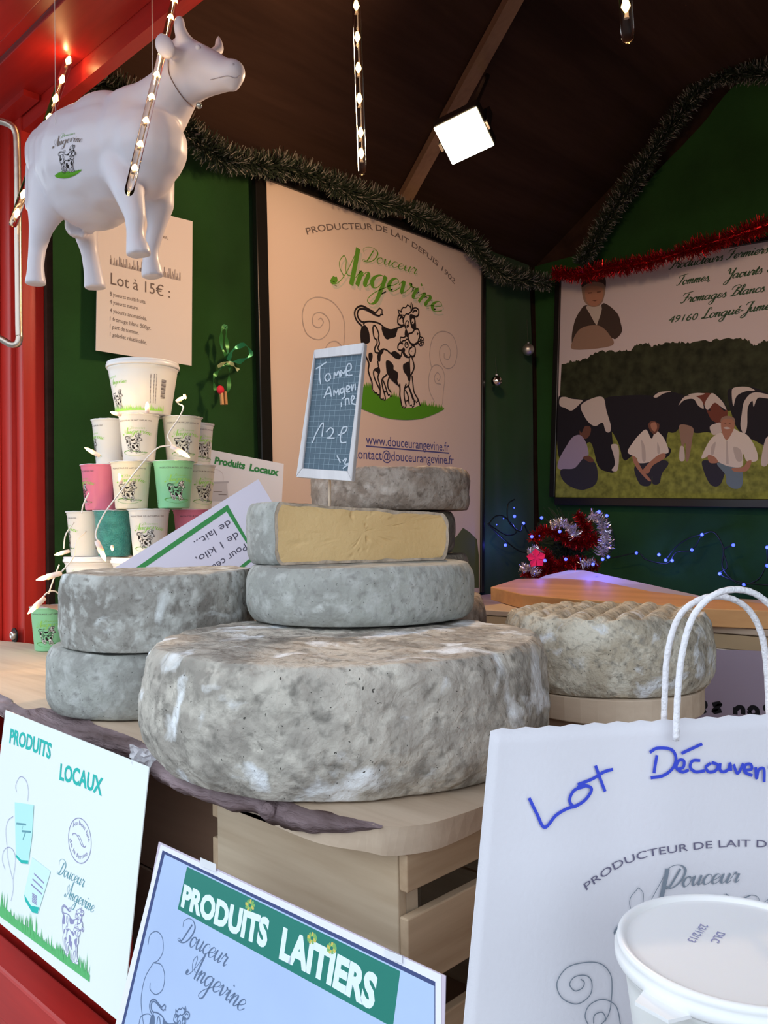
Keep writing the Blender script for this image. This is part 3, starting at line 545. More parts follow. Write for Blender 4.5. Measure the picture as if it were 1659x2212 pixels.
# boy holding a cheese
def F4(m, p, sm=True): A2.fill(m, cT(p), sm)
F4(I_boyj, [(240, 430), (190, 480), (150, 560), (128, 680), (140, 770), (200, 740), (300, 740), (430, 690), (470, 695), (518, 640), (510, 570), (480, 490), (380, 415), (330, 470)]); F4(I_fold, [(245, 440), (360, 440), (330, 570), (315, 580), (270, 500)])
F4(I_tan, [(145, 778), (140, 700), (190, 620), (270, 590), (350, 595), (420, 660), (438, 748)]); F4(I_tan, [(205, 260), (230, 200), (300, 190), (385, 220), (392, 300), (370, 400), (330, 440), (270, 440), (225, 400), (208, 330)])
F4(I_skin, [(235, 300), (300, 280), (370, 300), (368, 380), (330, 430), (280, 435), (240, 390)]); F4(I_boyj, [(205, 290), (208, 220), (250, 180), (340, 180), (390, 220), (392, 290), (370, 260), (300, 250), (240, 270)]); F4(I_skd, [(255, 332), (285, 330), (285, 338), (255, 342)], False); F4(I_skd, [(325, 325), (355, 322), (355, 330), (325, 334)], False); F4(I_skd, [(285, 395), (335, 390), (310, 402)], False)
A2.put('photograph', p2o, lambda p, o: PB.pt(p, o), off=.0006); A2 = Art()
for s, p in (('Producteurs Fermiers', [(890, 152), (1660, 22)]), ('Tommes,', [(950, 278), (1215, 236)]), ('Yaourts et', [(1325, 232), (1720, 165)]), ('Fromages Blancs.', [(985, 416), (1650, 322)]), ('Longué-Jumelles', [(1140, 540), (1820, 440)])):
    A2.script(I_txt, s, cT(p), .0175, .0165, w=.34, thin=.45)
A2.text(I_txt, '49160', cT([(878, 570), (1100, 545)]), .027, shear=.35)
A2.put('lettering', p2o, lambda p, o: PB.pt(p, o), off=.0006, kind='stuff')

# ------------------------------------------------------------------ price list sheet on the left wall
PW = Plane((-2.085, 0, CZ), (0, 1, 0), (0, 0, 1))
pl = thing('price_list', 'pinned beige paper sheet listing a lot for fifteen euros under the hanging cow', 'paper', tuple(onx(-2.085, 310, 770)))
q = [PW.hit(x, y) for x, y in ((212, 428), (416, 478), (414, 790), (207, 757))]
sheet('sheet', PW, q, .0012, mat('white_paper', (.86, .80, .74), .7, spec=.2), pl, 8, 10, None)
cw = PW.pr(3.7705, 180, 440); AW = Art()
curlpt = lambda p, o: PW.pt(p, o)
AW.text(I_gray, 'Lot à 15€ :', cw([(222, 655), (705, 768)]), .033, .031)
for i, s in enumerate(('8 yaourts multi fruits.', '4 yaourts nature.', '4 yaourts aromatisés.', '1 fromage blanc 500gr.', '1 part de tomme.', '1 gobelet réutilisable.')):
    y = (748, 812, 882, 950, 1012, 1076)[i]; w = (295, 235, 300, 335, 235, 300)[i]; AW.text(I_gray, s, cw([(215, y), (215 + w, y + w * .235)]), .0115)
AW.text(I_gray, 'hiver,', cw([(600, 268), (690, 292)]), .011)
r4 = random.Random(9)
for i in range(70):
    x = 220 + i * 8.2; y = 495 + (x - 220) * .235
    AW.line(I_swirl if i % 3 else I_gray, cw([(x, y), (x + r4.uniform(-8, 8), y - r4.uniform(20, 85))]), .0016, False)
AW.put('lettering', pl, curlpt, off=.0006, kind='stuff')

# ------------------------------------------------------------------ crates and the live-edge plank
def crate(name, label, x0, x1, y0, y1, z0, z1, front, side, group=None, M=None, mf=None, ms=None):
    t = thing(name, label, 'crate', ((x0 + x1) / 2, (y0 + y1) / 2, Z(z0)), 'wooden crates on the counter')
    h = z1 - z0; th = .012
    for fx, fz in ((x0, y0), (x1 - .03, y0), (x0, y1 - .03), (x1 - .03, y1 - .03)):
        box('corner_post', (fx + (.0 if fx == x0 else 0), fz + th + .0005, Z(z0)), (fx + .03, fz + .03 - .0005, Z(z1) - .001) if fz == y0 else (fx + .03, fz + .03 - th - .0005, Z(z1) - .001), ms or M_cratev, t)
    for a, b in front:
        box('slat', (x0 - .001, y0, Z(z1) - b * h), (x1 + .001, y0 + th, Z(z1) - a * h), mf or M_crate, t, bevel=.0015)
        box('slat', (x0 - .001, y1 - th, Z(z1) - b * h), (x1 + .001, y1, Z(z1) - a * h), mf or M_crate, t, bevel=.0015)
    for a, b in side:
        box('slat', (x0 - .0125, y0 + .001, Z(z1) - b * h), (x0 - .0015, y1 - .001, Z(z1) - a * h), M_cy, t, bevel=.0015)
        box('slat', (x1 + .0015, y0 + .001, Z(z1) - b * h), (x1 + .0125, y1 - .001, Z(z1) - a * h), M_cy, t, bevel=.0015)
    return t
M_cy = wood('crate_wood_deep', (.66, .50, .34), (.42, .29, .18), 1, rough=.75, scale=10, bump=.5)
M_crd = wood('dark_crate_wood', (.30, .19, .13), (.20, .12, .08), 0, rough=.8, scale=9, bump=.5)
crate('wooden_crate', 'pale slatted wooden crate under the giant cheese, behind the sky-tinted sign', -.852, -.555, .585, .93, -.64, -.312, [(0, .50), (.51, 1)], [(0, .11), (.185, .40), (.52, .75), (.82, 1)])
crate('wooden_crate', 'dark brown wooden crate between the white sign and the pale slatted crate', -1.62, -.90, .64, .87, -.64, -.312, [(0, .55), (.56, 1)], [(0, .3), (.36, .66), (.72, 1)], mf=M_crd)
crate('wooden_crate', 'brown wooden crate in shadow carrying the ridged cheese', -.88, -.60, 1.03, 1.33, -.64, -.277, [(0, .30), (.36, .66), (.72, 1)], [(0, .3), (.36, .66), (.72, 1)], mf=M_crd)

tops = [onz(-.28, x, y) for x, y in ((-420, 1345), (-200, 1420), (0, 1499), (30, 1518), (60, 1533), (100, 1531), (150, 1540), (218, 1568), (300, 1599), (360, 1640), (430, 1678), (500, 1700), (570, 1716), (600, 1722), (650, 1742), (720, 1762), (790, 1776), (829, 1786), (900, 1783), (960, 1770), (1050, 1738), (1110, 1700))]
bots = [onz(-.31, x, y) for x, y in ((-420, 1395), (-200, 1465), (0, 1546), (30, 1580), (60, 1583), (100, 1600), (150, 1610), (218, 1625), (290, 1645), (350, 1690), (420, 1722), (490, 1745), (555, 1760), (590, 1782), (650, 1808), (705, 1826), (790, 1840), (835, 1849), (905, 1843), (965, 1827), (1050, 1785), (1112, 1742))]
bk = [onz(-.28, 1150, 1640), onz(-.28, 1100, 1560), Vector((-.36, .82, Z(-.28))), Vector((-.50, .895, Z(-.28))), Vector((-1.2, .898, Z(-.28))), Vector((-2.13, .898, Z(-.28)))]
nb = 17
plank = thing('live_edge_plank', 'long pale plank with a bark edge lying on the crates under the cheeses', 'plank', (-1.1, .72, Z(-.31)))
tops_s, bots_s = cr(tops, 4), cr(bots, 4)
T2 = tops_s + bk; B2 = bots_s + [Vector((p.x, p.y, Z(-.31))) for p in bk]
MB().prism([Vector((p.x, p.y, Z(-.31))) for p in B2], [Vector((p.x, p.y, Z(-.28))) for p in T2]).build('board', M_plank, plank)
# bark: an uneven bulging skin over the front edge
M_bark = mat('bark', (.36, .27, .29), rough=.75, spec=.3, col2=(.05, .026, .022), vscale=34, bump=5, bscale=90, stretch=(.16, 1, 1))
tt, bb = cr(tops[:18], 9), cr(bots[:18], 9)
mb = MB(); vs = []; nn = 12
for i, (a, b) in enumerate(zip(tt, bb)):
    q = min(1, (len(tt) - 1 - i) / 40); b = a.lerp(b, min(1, .04 + q * 1.15))
    for j in range(nn + 1):
        v = j / nn; p = a.lerp(b, v); bul = .012 * math.sin(PI * v) * (.15 + .85 * q) + (.006 * noise.noise(p * 26) + .003 * noise.noise(p * 80)) * min(1, q * 2) + .0015
        vs.append(p + Vector((0, -bul, (.0015 if j == 0 else 0) + .002 * noise.noise(p * 45))))
    if 0: pass
mb.add(vs, [(i * (nn + 1) + j, (i + 1) * (nn + 1) + j, (i + 1) * (nn + 1) + j + 1, i * (nn + 1) + j + 1) for i in range(len(tt) - 1) for j in range(nn)])
mb.build('bark_edge', M_bark, plank, True, label='purplish brown bark edge')
for x, y, r, d in ((40, 1562, 24, 1.365), (586, 1746, 17, .862)):
    c = at(x, y, d); mb = MB()
    mb.tube([c + Vector((-.01, .035, .0)), c, c + Vector((.004, -.012, -.002))], [r * 1.25 / 1800 * d, r / 1800 * d * 1.1, r / 1800 * d * .75], 14)
    mb.build('bark_knot', M_bark, plank, True)

# ------------------------------------------------------------------ cheeses
R_grey = rind('rind_grey', (.40, .41, .38), (.27, .27, .255), (.50, .51, .49), (.66, .68, .66), .55, .62, .70)
R_big = rind('rind_big', (.47, .43, .38), (.22, .205, .18), (.62, .58, .51), (.80, .82, .84), .50, .52, .592, s=.85, bump=1)
R_left = rind('rind_mottled', (.50, .49, .45), (.22, .205, .185), (.60, .61, .58), (.70, .73, .73), .46, .58, .62, s=1.0)
R_brown = rind('rind_brown', (.34, .27, .22), (.20, .16, .13), (.46, .40, .35), (.58, .52, .47), .5, .55, .66, bump=1)
R_dark = rind('rind_dark', (.24, .21, .17), (.14, .12, .10), (.32, .28, .23), (.45, .40, .35), .5, .6, .7, bump=.9)
R_right = rind('rind_yellow_grey', (.50, .44, .34), (.27, .25, .21), (.66, .62, .52), (.74, .77, .80), .55, .5, .60, s=1.3, bump=1)
def wheel_mesh(h, R, k, p, amp, seed, n, nz, warp=.012, ridge=None, taper=0, nsc=22, fn=None, kt=None, pt=None):
    kt = k if kt is None else kt; pt = p if pt is None else pt
    prof = [(R * .02, 0, 'b')]
    rb = lambda z: R * (1 - (k * (1 - 2 * z / h) ** p if z < h / 2 else kt * (2 * z / h - 1) ** pt)) * (1 + taper * (z / h - .5))
    for i in range(1, 7): prof.append((rb(0) * i / 6.5, 0, 'b'))
    for i in range(nz + 1):
        z = h * (.5 - .5 * math.cos(PI * i / nz)); z = z * .6 + h * i / nz * .4; prof.append((rb(z), z, 's'))
    nt = 34
    for i in range(1, nt): prof.append((rb(h) * (1 - i / nt), h, 't'))
    prof.append((R * .008, h, 't'))
    vs = []
    for r, z, kd in prof:
        for j in range(n):
            a = 2 * PI * j / n; c, s_ = math.cos(a), math.sin(a)
            q = Vector((r * c, r * s_, z)); w = 1 + warp * noise.noise(Vector((c * 1.3, s_ * 1.3, seed)))
            f = noise.fractal(q * nsc + Vector((seed, seed, 0)), .9, 2.1, 5) * amp
            f2 = noise.noise(q * 8 + Vector((seed * 3, 0, 0))) * amp * 1.6
            if kd == 's':
                e = min(1, z / (h * .12)); f -= abs(noise.noise(q * 60)) * amp * .5
                v = Vector((q.x * w + c * (f + f2), q.y * w + s_ * (f + f2), z + (f * .5 if z > h * .5 else 0) + h * .03 * noise.noise(Vector((c * 1.5, s_ * 1.5, seed + 9))) * (z / h)))
            elif kd == 't':
                dz = f * .8 + f2 * .4 + h * .03 * noise.noise(Vector((c * 1.5, s_ * 1.5, seed + 9))) * (r / rb(h))
                if ridge:
                    dx = q.x * ridge[1] - q.y * ridge[0]; ph = dx / ridge[2] + .12 * noise.noise(q * 12); dz += ridge[3] * (abs(math.sin(PI * ph)) ** .6 - .6) * min(1, (rb(h) - r) / .012 + .25)
                v = Vector((q.x * w, q.y * w, z + dz))
            else: v = Vector((q.x * w, q.y * w, 0))
            vs.append(fn(v) if fn else v)
    m = len(prof); fs = [(i * n + j, i * n + (j + 1) % n, (i + 1) * n + (j + 1) % n, (i + 1) * n + j) for i in range(m - 1) for j in range(n)]
    fs += [tuple(reversed(range(n))), tuple(range((m - 1) * n, m * n))]
    return MB().add(vs, fs)
def wheel(label, X, Y, z0, h, R, m, k=.07, p=4, amp=.002, seed=1, n=160, nz=22, tilt=None, **kw):
    o = wheel_mesh(h, R, k, p, amp, seed, n, nz, **kw).build('cheese_wheel', m, None, True, label=label, cat='cheese', group='cheese wheels on the stall')
    c = XY(X, Y); o.location = (c.x, c.y, Z(z0))
    if tilt: o.rotation_euler = tilt
    return o
wheel('giant knobbly grey cheese wheel in front, topped by a smaller wheel', -.050, 1.09, -.2775, .138, .258, R_big, .10, 2.6, .0040, 3.3, 360, 56, warp=.02, taper=-.055, nsc=20, kt=.045, pt=7)
wheel('smooth blue-grey cheese wheel lying on top of the giant wheel', -.038, 1.31, -.1355, .081, .1775, R_grey, .06, 3.5, .0012, 8.1, 200, 22, nsc=14)
wheel('mottled white and grey cheese wheel, upper of the left pair', -.371, 1.372, -.178, .112, .155, R_left, .04, 4, .0022, 5.5, 220, 28)
wheel('grey cheese wheel, lower of the left pair behind the bark edge', -.390, 1.380, -.2775, .0965, .160, R_grey, .06, 4, .0018, 6.2, 200, 22)
wheel('yellowish grey cheese wheel with ridged top, right behind the paper bag handles', .344, 1.306, -.240, .105, .160, R_right, .08, 4, .0034, 2.7, 240, 30, tilt=(.0, .0, 0), ridge=(_r0.x * .42 + _f0.x * .91, _r0.y * .42 + _f0.y * .91, .034, .013), warp=.03, taper=-.04)
# back stack
wheel('brown cheese wheel at the bottom of the back stack, peeping out right', .021, 1.705, -.279, .140, .185, R_brown, .08, 4, .003, 4.2, 140, 18)
wheel('dark cheese wheel, second from the bottom of the back stack', .02, 1.705, -.1355, .081, .152, R_dark, .06, 4, .002, 4.9, 120, 12)
wheel('dark brown cheese wheel, second from the top of the back stack', -.005, 1.70, -.0515, .082, .150, R_dark, .06, 4, .002, 7.7, 140, 14)
wheel('brown crusty cheese wheel on top of the back stack behind the chalkboard', .016, 1.70, .033, .080, .161, R_brown, .05, 5, .0036, 9.4, 200, 22, warp=.025)
# cut cheese
cx, cy = -.06, 1.37; h = .085; Rr = .165
c0w = XY(cx, cy); ctc = thing('cut_cheese', 'grey-rinded cheese wheel cut open showing its yellow paste, holding the chalkboard', 'cheese', (c0w.x, c0w.y, Z(-.0535)))
me = wheel_mesh(h, Rr, .05, 5, .0018, 12.5, 200, 24, warp=.004, fn=lambda v: v)
Pa = XY(-.165, 1.243) - c0w; Pb = XY(.1045, 1.357) - c0w
dirc = (Pb - Pa).normalized(); nrm = Vector((dirc.y, -dirc.x, 0)); nrm = nrm if nrm.dot(-Pa.lerp(Pb, .5)) < 0 else -nrm
bm = bmesh.new(); bv = [bm.verts.new(v) for v in me.v]
for f in me.f: bm.faces.new([bv[i] for i in f])
for v in bm.verts:                       # wavy top, higher at the left
    if v.co.z > h * .4:
        s = (v.co - Pa).dot(dirc); v.co.z += ((.009 - .062 * s) * (v.co.z / h))
res = bmesh.ops.bisect_plane(bm, geom=bm.verts[:] + bm.edges[:] + bm.faces[:], plane_co=Pa, plane_no=nrm, clear_outer=True)
edge = [e for e in res['geom_cut'] if isinstance(e, bmesh.types.BMEdge)]
loopv = []
e0 = edge[0]; adj = {}
for e in edge:
    for v in e.verts: adj.setdefault(v, []).append(e)
v = e0.verts[0]; e = e0
while True:
    loopv.append(v); v2 = e.other_vert(v); nx_ = [q for q in adj[v2] if q is not e]
    v = v2
    if not nx_ or v is e0.verts[0]: break
    e = nx_[0]
    if e is e0: break
loop = [v.co.copy() for v in loopv]
# rough lip pushed out a little, then face
for v in loopv: v.co += nrm * .003 * abs(noise.noise(v.co * 90)) + Vector((0, 0, .0015 * noise.noise(v.co * 70)))
meo = bpy.data.meshes.new('rind'); 
for f in bm.faces: f.smooth = True
bm.to_mesh(meo); bm.free(); meo.materials.append(R_grey); ro = bpy.data.objects.new('rind', meo); COL.objects.link(ro); ro.parent = ctc
cen = sum(loop, Vector()) / len(loop)
def inset(p, d):
    q = p - cen; s = q.dot(dirc); z = q.z; L = q.length; return cen + dirc * (s - d * (1 if s > 0 else -1) * min(1, abs(s) / .02)) + Vector((0, 0, z - d * (1 if z > 0 else -1) * min(1, abs(z) / .01)))
M_crust = mat('cut_crust', (.48, .38, .29), rough=.8, bump=1, bscale=150, vary=.3, vscale=60)
M_paste = mat('cheese_paste', (.80, .56, .27), rough=.55, spec=.35, sss=.15, bump=.5, bscale=160, col2=(.66, .43, .19), vscale=6)
l1 = [p + nrm * (.001 + .002 * abs(noise.noise(p * 90))) for p in loop]; l2 = [inset(p, .0042 + .002 * noise.noise(p * 60)) + nrm * .0008 for p in loop]; n_ = len(loop)
MB().add(l1 + l2, [(i, (i + 1) % n_, n_ + (i + 1) % n_, n_ + i) for i in range(n_)]).build('crust', M_crust, None, True).parent = ctc
# paste: fan of rings with pits
rings = 14; vs = []
for k_ in range(rings):
    f = 1 - k_ / rings
    for p in l2:
        q = cen + (p - cen) * f; q = q + nrm * (.0008 * noise.noise(q * 40) - max(0, noise.noise(q * 130) - .42) * .008); vs.append(q)
vs.append(cen); fs = [(k_ * n_ + i, k_ * n_ + (i + 1) % n_, (k_ + 1) * n_ + (i + 1) % n_, (k_ + 1) * n_ + i) for k_ in range(rings - 1) for i in range(n_)] + [((rings - 1) * n_ + i, (rings - 1) * n_ + (i + 1) % n_, rings * n_) for i in range(n_)]
MB().add(vs, fs).build('paste', M_paste, None, True).parent = ctc
# board under the ridged cheese
bc = XY(.344, 1.306); bo = XY(.335, 1.30)
out = []
for i in range(40):
    a = 2 * PI * i / 40; r = .150 * (1 + .05 * math.cos(2 * a + 1)); out.append(Vector((bo.x + r * math.cos(a), bo.y + r * math.sin(a), 0)))
MB().prism([Vector((p.x, p.y, Z(-.2765))) for p in out], [Vector((p.x, p.y, Z(-.2415))) for p in out]).build('round_board', M_plank, None, bevel=.003, label='round pale wooden board under the ridged cheese', cat='board')

# ------------------------------------------------------------------ chalkboard price tag
d = 1.30; M_wf = wood('white_washed_wood', (.78, .76, .78), (.60, .58, .60), 2, rough=.6, scale=20, bump=.4)
M_slate = mat('slate', (.085, .135, .18), rough=.45, spec=.4, vary=.12, vscale=8); M_chalk = mat('chalk', (.55, .62, .70), rough=.9)
M_grid = mat('grid_line', (.30, .40, .48), rough=.8)
cT_, cTR, cBR, cBL = at(681, 757, 1.318), at(790, 741, 1.285), at(759, 1040, 1.285), at(640, 1031, 1.318)
PC = Plane(cBL, cBR - cBL, cT_ - cBL)
Q = [PC.hit(*p) for p in ((680, 757), (789, 741), (762, 1040), (641, 1031))]
tagb = thing('chalkboard_sign', 'small white-framed chalkboard price sign on a stick stuck in the cut cheese', 'sign', tuple(at(712, 1090, 1.31)))
I = [PC.hit(*p) for p in ((694, 783), (776, 771), (754, 1011), (656, 1016))]
I = [PC.hit(*p) for p in ((681, 775), (783, 765), (752, 1018), (655, 1012))]
for k_, (a, b_) in enumerate(((0, 1), (1, 2), (2, 3), (3, 0))):
    quad_ = [Q[a], Q[b_], I[b_], I[a]]
    MB().prism([PC.pt(p, -.010) for p in quad_], [PC.pt(p, .004) for p in quad_]).build('frame_bar', M_wf, tagb, bevel=.0018)
MB().prism([PC.pt(p, -.006) for p in I], [PC.pt(p, -.001) for p in I]).build('slate', M_slate, tagb)
AG = Art()
for i in range(1, 9):
    t = i / 9; AG.line(M_grid, [[I[0][k] * (1 - t) + I[1][k] * t for k in (0, 1)], [I[3][k] * (1 - t) + I[2][k] * t for k in (0, 1)]], .0005, False)
for i in range(1, 21):
    t = i / 21; AG.line(M_grid, [[I[0][k] * (1 - t) + I[3][k] * t for k in (0, 1)], [I[1][k] * (1 - t) + I[2][k] * t for k in (0, 1)]], .0005, False)
AG.put('grid_lines', tagb, lambda p, o: PC.pt(p, o), off=-.0008, kind='stuff')
ck = PC.pr(3.19, 560, 360); AC = Art()
for s in ([(390, 1392), (420, 1375), (465, 1345)], [(418, 1375), (415, 1440), (422, 1498)], [(470, 1425), (452, 1450), (465, 1478), (490, 1460), (485, 1430), (470, 1425)], [(515, 1462), (518, 1418), (530, 1440), (545, 1410), (558, 1450)], [(565, 1445), (560, 1405), (580, 1425), (595, 1400), (600, 1445)], [(602, 1412), (632, 1395), (630, 1362), (610, 1362), (598, 1400), (608, 1436), (642, 1436)],
          [(445, 1595), (470, 1535), (485, 1520), (497, 1585)], [(455, 1570), (495, 1560)], [(515, 1580), (515, 1540), (530, 1560), (545, 1535), (550, 1575)], [(580, 1525), (560, 1535), (562, 1560), (580, 1550), (582, 1520), (590, 1580), (570, 1600)], [(600, 1545), (625, 1520), (605, 1510), (602, 1550), (625, 1550)], [(635, 1500), (640, 1545), (650, 1500)], [(660, 1495), (662, 1540)],
          [(565, 1625), (567, 1655)], [(595, 1645), (595, 1605), (615, 1600), (620, 1640)], [(635, 1620), (655, 1590), (640, 1580), (635, 1625), (665, 1640)],
          [(365, 1905), (395, 1830), (440, 1765), (432, 1860)], [(460, 1830), (490, 1800), (512, 1820), (490, 1860), (465, 1870), (520, 1870)], [(545, 1850), (590, 1830), (605, 1795), (575, 1800), (560, 1860), (565, 1900), (600, 1900)],
          [(535, 1990), (560, 2040)], [(575, 2030), (600, 2010), (590, 2050), (620, 2045), (575, 2080)]):
    AC.line(M_chalk, ck(s), .0022)
AC.put('chalk_writing', tagb, lambda p, o: PC.pt(p, o), off=-.0004, kind='stuff')
MB().tube([at(712, 1032, 1.325), at(712, 1128, 1.325)], .0022, 8).build('stick', M_plank, tagb, True)

# ------------------------------------------------------------------ yogurt pots
M_cup = mat('white_cup', (.82, .82, .80), rough=.35, spec=.4, sss=.1); M_cuplit = mat('warm_lit_cup', (.80, .78, .66), rough=.35, sss=.1); M_pink = mat('pink_cup', (.78, .22, .34), rough=.35, sss=.1)  # second cup colour is the white one with warm light put into it
M_gcup = mat('green_cup', (.30, .72, .42), rough=.35, sss=.1); M_teal = mat('teal_glitter_cup', (.02, .22, .22), rough=.18, spec=.8, col2=(.05, .36, .34), vscale=60, bump=2, bscale=350); M_lid = mat('foil_lid', (.75, .75, .78), rough=.3, metal=.35, bump=.3, bscale=60)
M_lidw = mat('white_plastic_lid', (.85, .85, .86), rough=.3, spec=.5, sss=.1)
I_pg = ink('pot_green', (.30, .62, .12)); I_pt = ink('pot_text', (.12, .10, .12)); I_lg = ink('light_green', (.35, .75, .12))
def frust(Rt, Rb, h):
    def fn(phi0=0.0):
        def g(p, o):
            r = Rb + (Rt - Rb) * (p[1] / h) + o; a = p[0] / ((Rt + Rb) / 2) - PI / 2 + phi0
            return Vector((r * math.cos(a), r * math.sin(a), p[1]))
        return g
    return fn
def potart(h, Rt, Rb, s=1.0, bigpot=False):
    A = Art(); cw_ = (cb[1] - cb[0]); ch = cb[3] - cb[2]; k = h * .48 / ch
    cx_, cy_ = (cb[0] + cb[1]) / 2, cb[2]
    A.extend(words, lambda p: ((p[0] - cx_ + .07) * k * 1.05, (p[1] - cy_) * k + h * .07))
    A.it = [(I_pg if m in (I_green, I_grass) else m, v, f) for m, v, f in A.it if m is not I_halo]
    A.extend(cows, lambda p: ((p[0] - cx_) * k, (p[1] - cy_) * k + h * .10))
    A.text(I_pt, 'PRODUCTEUR DE LAIT DEPUIS 1902', [(-h * .36, h * .83), (h * .36, h * .83)], h * .03)
    A.it = [(m if m is not I_paper else M_cup, v, f) for m, v, f in A.it]
    for i, (x, n) in enumerate(((.78, 22), (.86, 17))):
        A.line(I_pt, [(h * x, h * .16), (h * x, h * .78)], h * .010, False)
        for j in range(n):
            y = .17 + j * .61 / n; A.line(I_pt, [(h * (x + .03), h * y), (h * (x + .03), h * (y + .018))], h * .03, False)
    A.line(I_pt, [(-h * .55 + h * .05 * math.cos(a * .5), h * .14 + h * .035 * math.sin(a * .5)) for a in range(14)], h * .006, False)
    return A
PROTO = {}
def pot(kind, loc, rz, label, group='stacked yogurt pots'):
    """small printed pot with a foil lid (kinds differ in colour) - later ones are copies"""
    if kind not in PROTO:
        m = {'white': M_cup, 'warmlit': M_cuplit, 'pink': M_pink, 'green': M_gcup, 'teal': M_teal}[kind]
        t = thing('yogurt_pot', label, 'yogurt pot', (0, 0, 0), group); h, Rt, Rb = .1045, .0435, .0345
        MB().lathe([(.0, 0), (Rb - .002, 0), (Rb, .002), (Rt - .001, h - .010), (Rt, h - .009), (Rt, h - .004), (Rt + .0022, h - .003), (Rt + .0022, h - .0012), (.0, h - .0012)], 40).build('cup', m, t, True)
        r5 = random.Random(len(PROTO)); mb = MB(); n = 44
        v = [(0, 0, h + .0002)] + [((Rt + .003 + .0018 * (r5.random() > .8)) * math.cos(2 * PI * i / n), (Rt + .003) * math.sin(2 * PI * i / n), h - .0006 + .0010 * r5.random()) for i in range(n)]
        v2 = [(x, y, z - .0009) for x, y, z in v]; N_ = n + 1
        mb.add(v + v2, [(0, 1 + i, 1 + (i + 1) % n) for i in range(n)] + [(N_, N_ + 1 + (i + 1) % n, N_ + 1 + i) for i in range(n)] + [(1 + i, N_ + 1 + i, N_ + 1 + (i + 1) % n, 1 + (i + 1) % n) for i in range(n)]).build('foil_lid', M_lid, t)
        if kind != 'teal': potart(h, Rt, Rb).put('print', t, frust(Rt, Rb, h)(), off=.0003, step=.000004, kind='stuff')
        PROTO[kind] = t; o = t
    else:
        s = PROTO[kind]; o = s.copy(); COL.objects.link(o)
        for ch in list(s.children): c = ch.copy(); COL.objects.link(c); c.parent = o
        o['label'] = label; o['group'] = group
    o.location = loc; o.rotation_euler = (0, 0, rz); return o
def bigpot(name, loc, rz, label, Rt=.073, Rb=.060, h=.118, tilt=None, parts='side', group=None):
    t = thing(name, label, 'tub', (0, 0, 0), group)
    MB().lathe([(0, 0), (Rb - .003, 0), (Rb, .003), (Rt, h - .026), (Rt + .001, h - .018), (Rt + .003, h - .016), (Rt + .003, h - .012), (Rt - .001, h - .012), (0, h - .012)], 64).build('cup', M_cup, t, True)
    L = Rt + .0065
    MB().lathe([(Rt - .004, h - .0125), (L - .001, h - .0125), (L, h - .011), (L, h - .006), (L - .0022, h - .0045), (L - .0014, h - .003), (L - .0018, h), (L - .004, h + .0008), (L - .006, h), (L - .007, h - .0020), (L - .0075, h - .0023), (L - .012, h - .0024), (0, h - .0024)], 72).build('lid', M_lidw, t, True)
    A = Art()
    k = h * .40 / (cb[3] - cb[2]); cx_ = (cb[0] + cb[1]) / 2
    if parts == 'side':
        A.extend(cows, lambda p: ((p[0] - cx_) * k - .047, (p[1] - cb[2]) * k + .006)); A.it = [(m if m is not I_paper else M_cup, v, f) for m, v, f in A.it if m is not I_grass]
        A.script(I_pg, 'Douceur', [(-.083, .080), (-.043, .080)], .0042, w=.3); A.script(I_pg, 'Angevine', [(-.063, .066), (-.016, .066)], .0052, w=.35)
        x = -.085; r6 = random.Random(2)
        A.fill(I_lg, [(-.10, .002), (.07, .002), (.07, .010), (-.10, .010)])
        for i in range(100):
            x = -.10 + i * .0017; A.fill(I_lg, [(x, .006), (x + .0022, .006), (x + r6.uniform(-.001, .003), .011 + r6.random() * .010)])
        for i in range(16): A.fill(I_pt, [(.058, .034 + i * .0027), (.070, .034 + i * .0027), (.070, .034 + i * .0027 + (.0017 if i % 3 else .0009)), (.058, .034 + i * .0027 + (.0017 if i % 3 else .0009))])
        for xx in (.034, .041, .046):
            for j in range(24): A.line(I_pt, [(xx, .022 + j * .0027), (xx, .0236 + j * .0027)], .0016, False)
    A.it and A.put('print', t, frust(Rt, Rb, h - .02)(), off=.0003, step=.000005, kind='stuff')
    t.location = loc; t.rotation_euler = (0, 0, rz) if tilt is None else tilt
    return t
YT = 1.90
FACE = _yaw                                   # print turned to the eye
def pl_at(px_, Y): X = (px_ - 829.5) / F * Y; return XY(X, Y)
hs = .106
rows = [(-.2795, [('green', 106, 2.00, .25, 'small pale green yogurt pot standing alone at the foot of the tower'), ('white', 168, 1.93, .1, 'white yogurt pot in the bottom row behind the mottled cheese'), ('warmlit', 300, 1.90, 0, 'cream yogurt pot hidden in the bottom row of the tower'), ('white', 397, 1.92, 0, 'white yogurt pot hidden at the right of the bottom row')]),
        (-.0555, [('white', 186, 1.95, -1.15, 'white yogurt pot turned sideways, left end of the second row'), ('teal', 246, 1.90, 0, 'dark teal glittering pot in the second row of the tower'), ('white', 322, 1.84, .12, 'white cow-print pot right of the teal glittering pot'), ('pink', 416, 1.93, .5, 'pink yogurt pot at the right of the second row beside the leaning sheet')]),
        (.0505, [('pink', 218, 1.93, -1.0, 'pink yogurt pot at the left of the third row'), ('warmlit', 284, 1.86, .15, 'cream cow-print pot in the middle of the third row'), ('green', 376, 1.86, .45, 'green yogurt pot in the third row under a glowing bulb'), ('warmlit', 425, 1.99, .8, 'cream yogurt pot behind the green pot')]),
        (.1565, [('white', 242, 1.95, -1.1, 'white yogurt pot turned sideways, left of the fourth row'), ('white', 302, 1.87, 0, 'white cow-print pot in the middle of the fourth row'), ('warmlit', 395, 1.92, .35, 'cream cow-print pot at the right of the fourth row'), ('white', 424, 2.045, .9, 'white pot peeping out behind the cream pot of the fourth row')])]
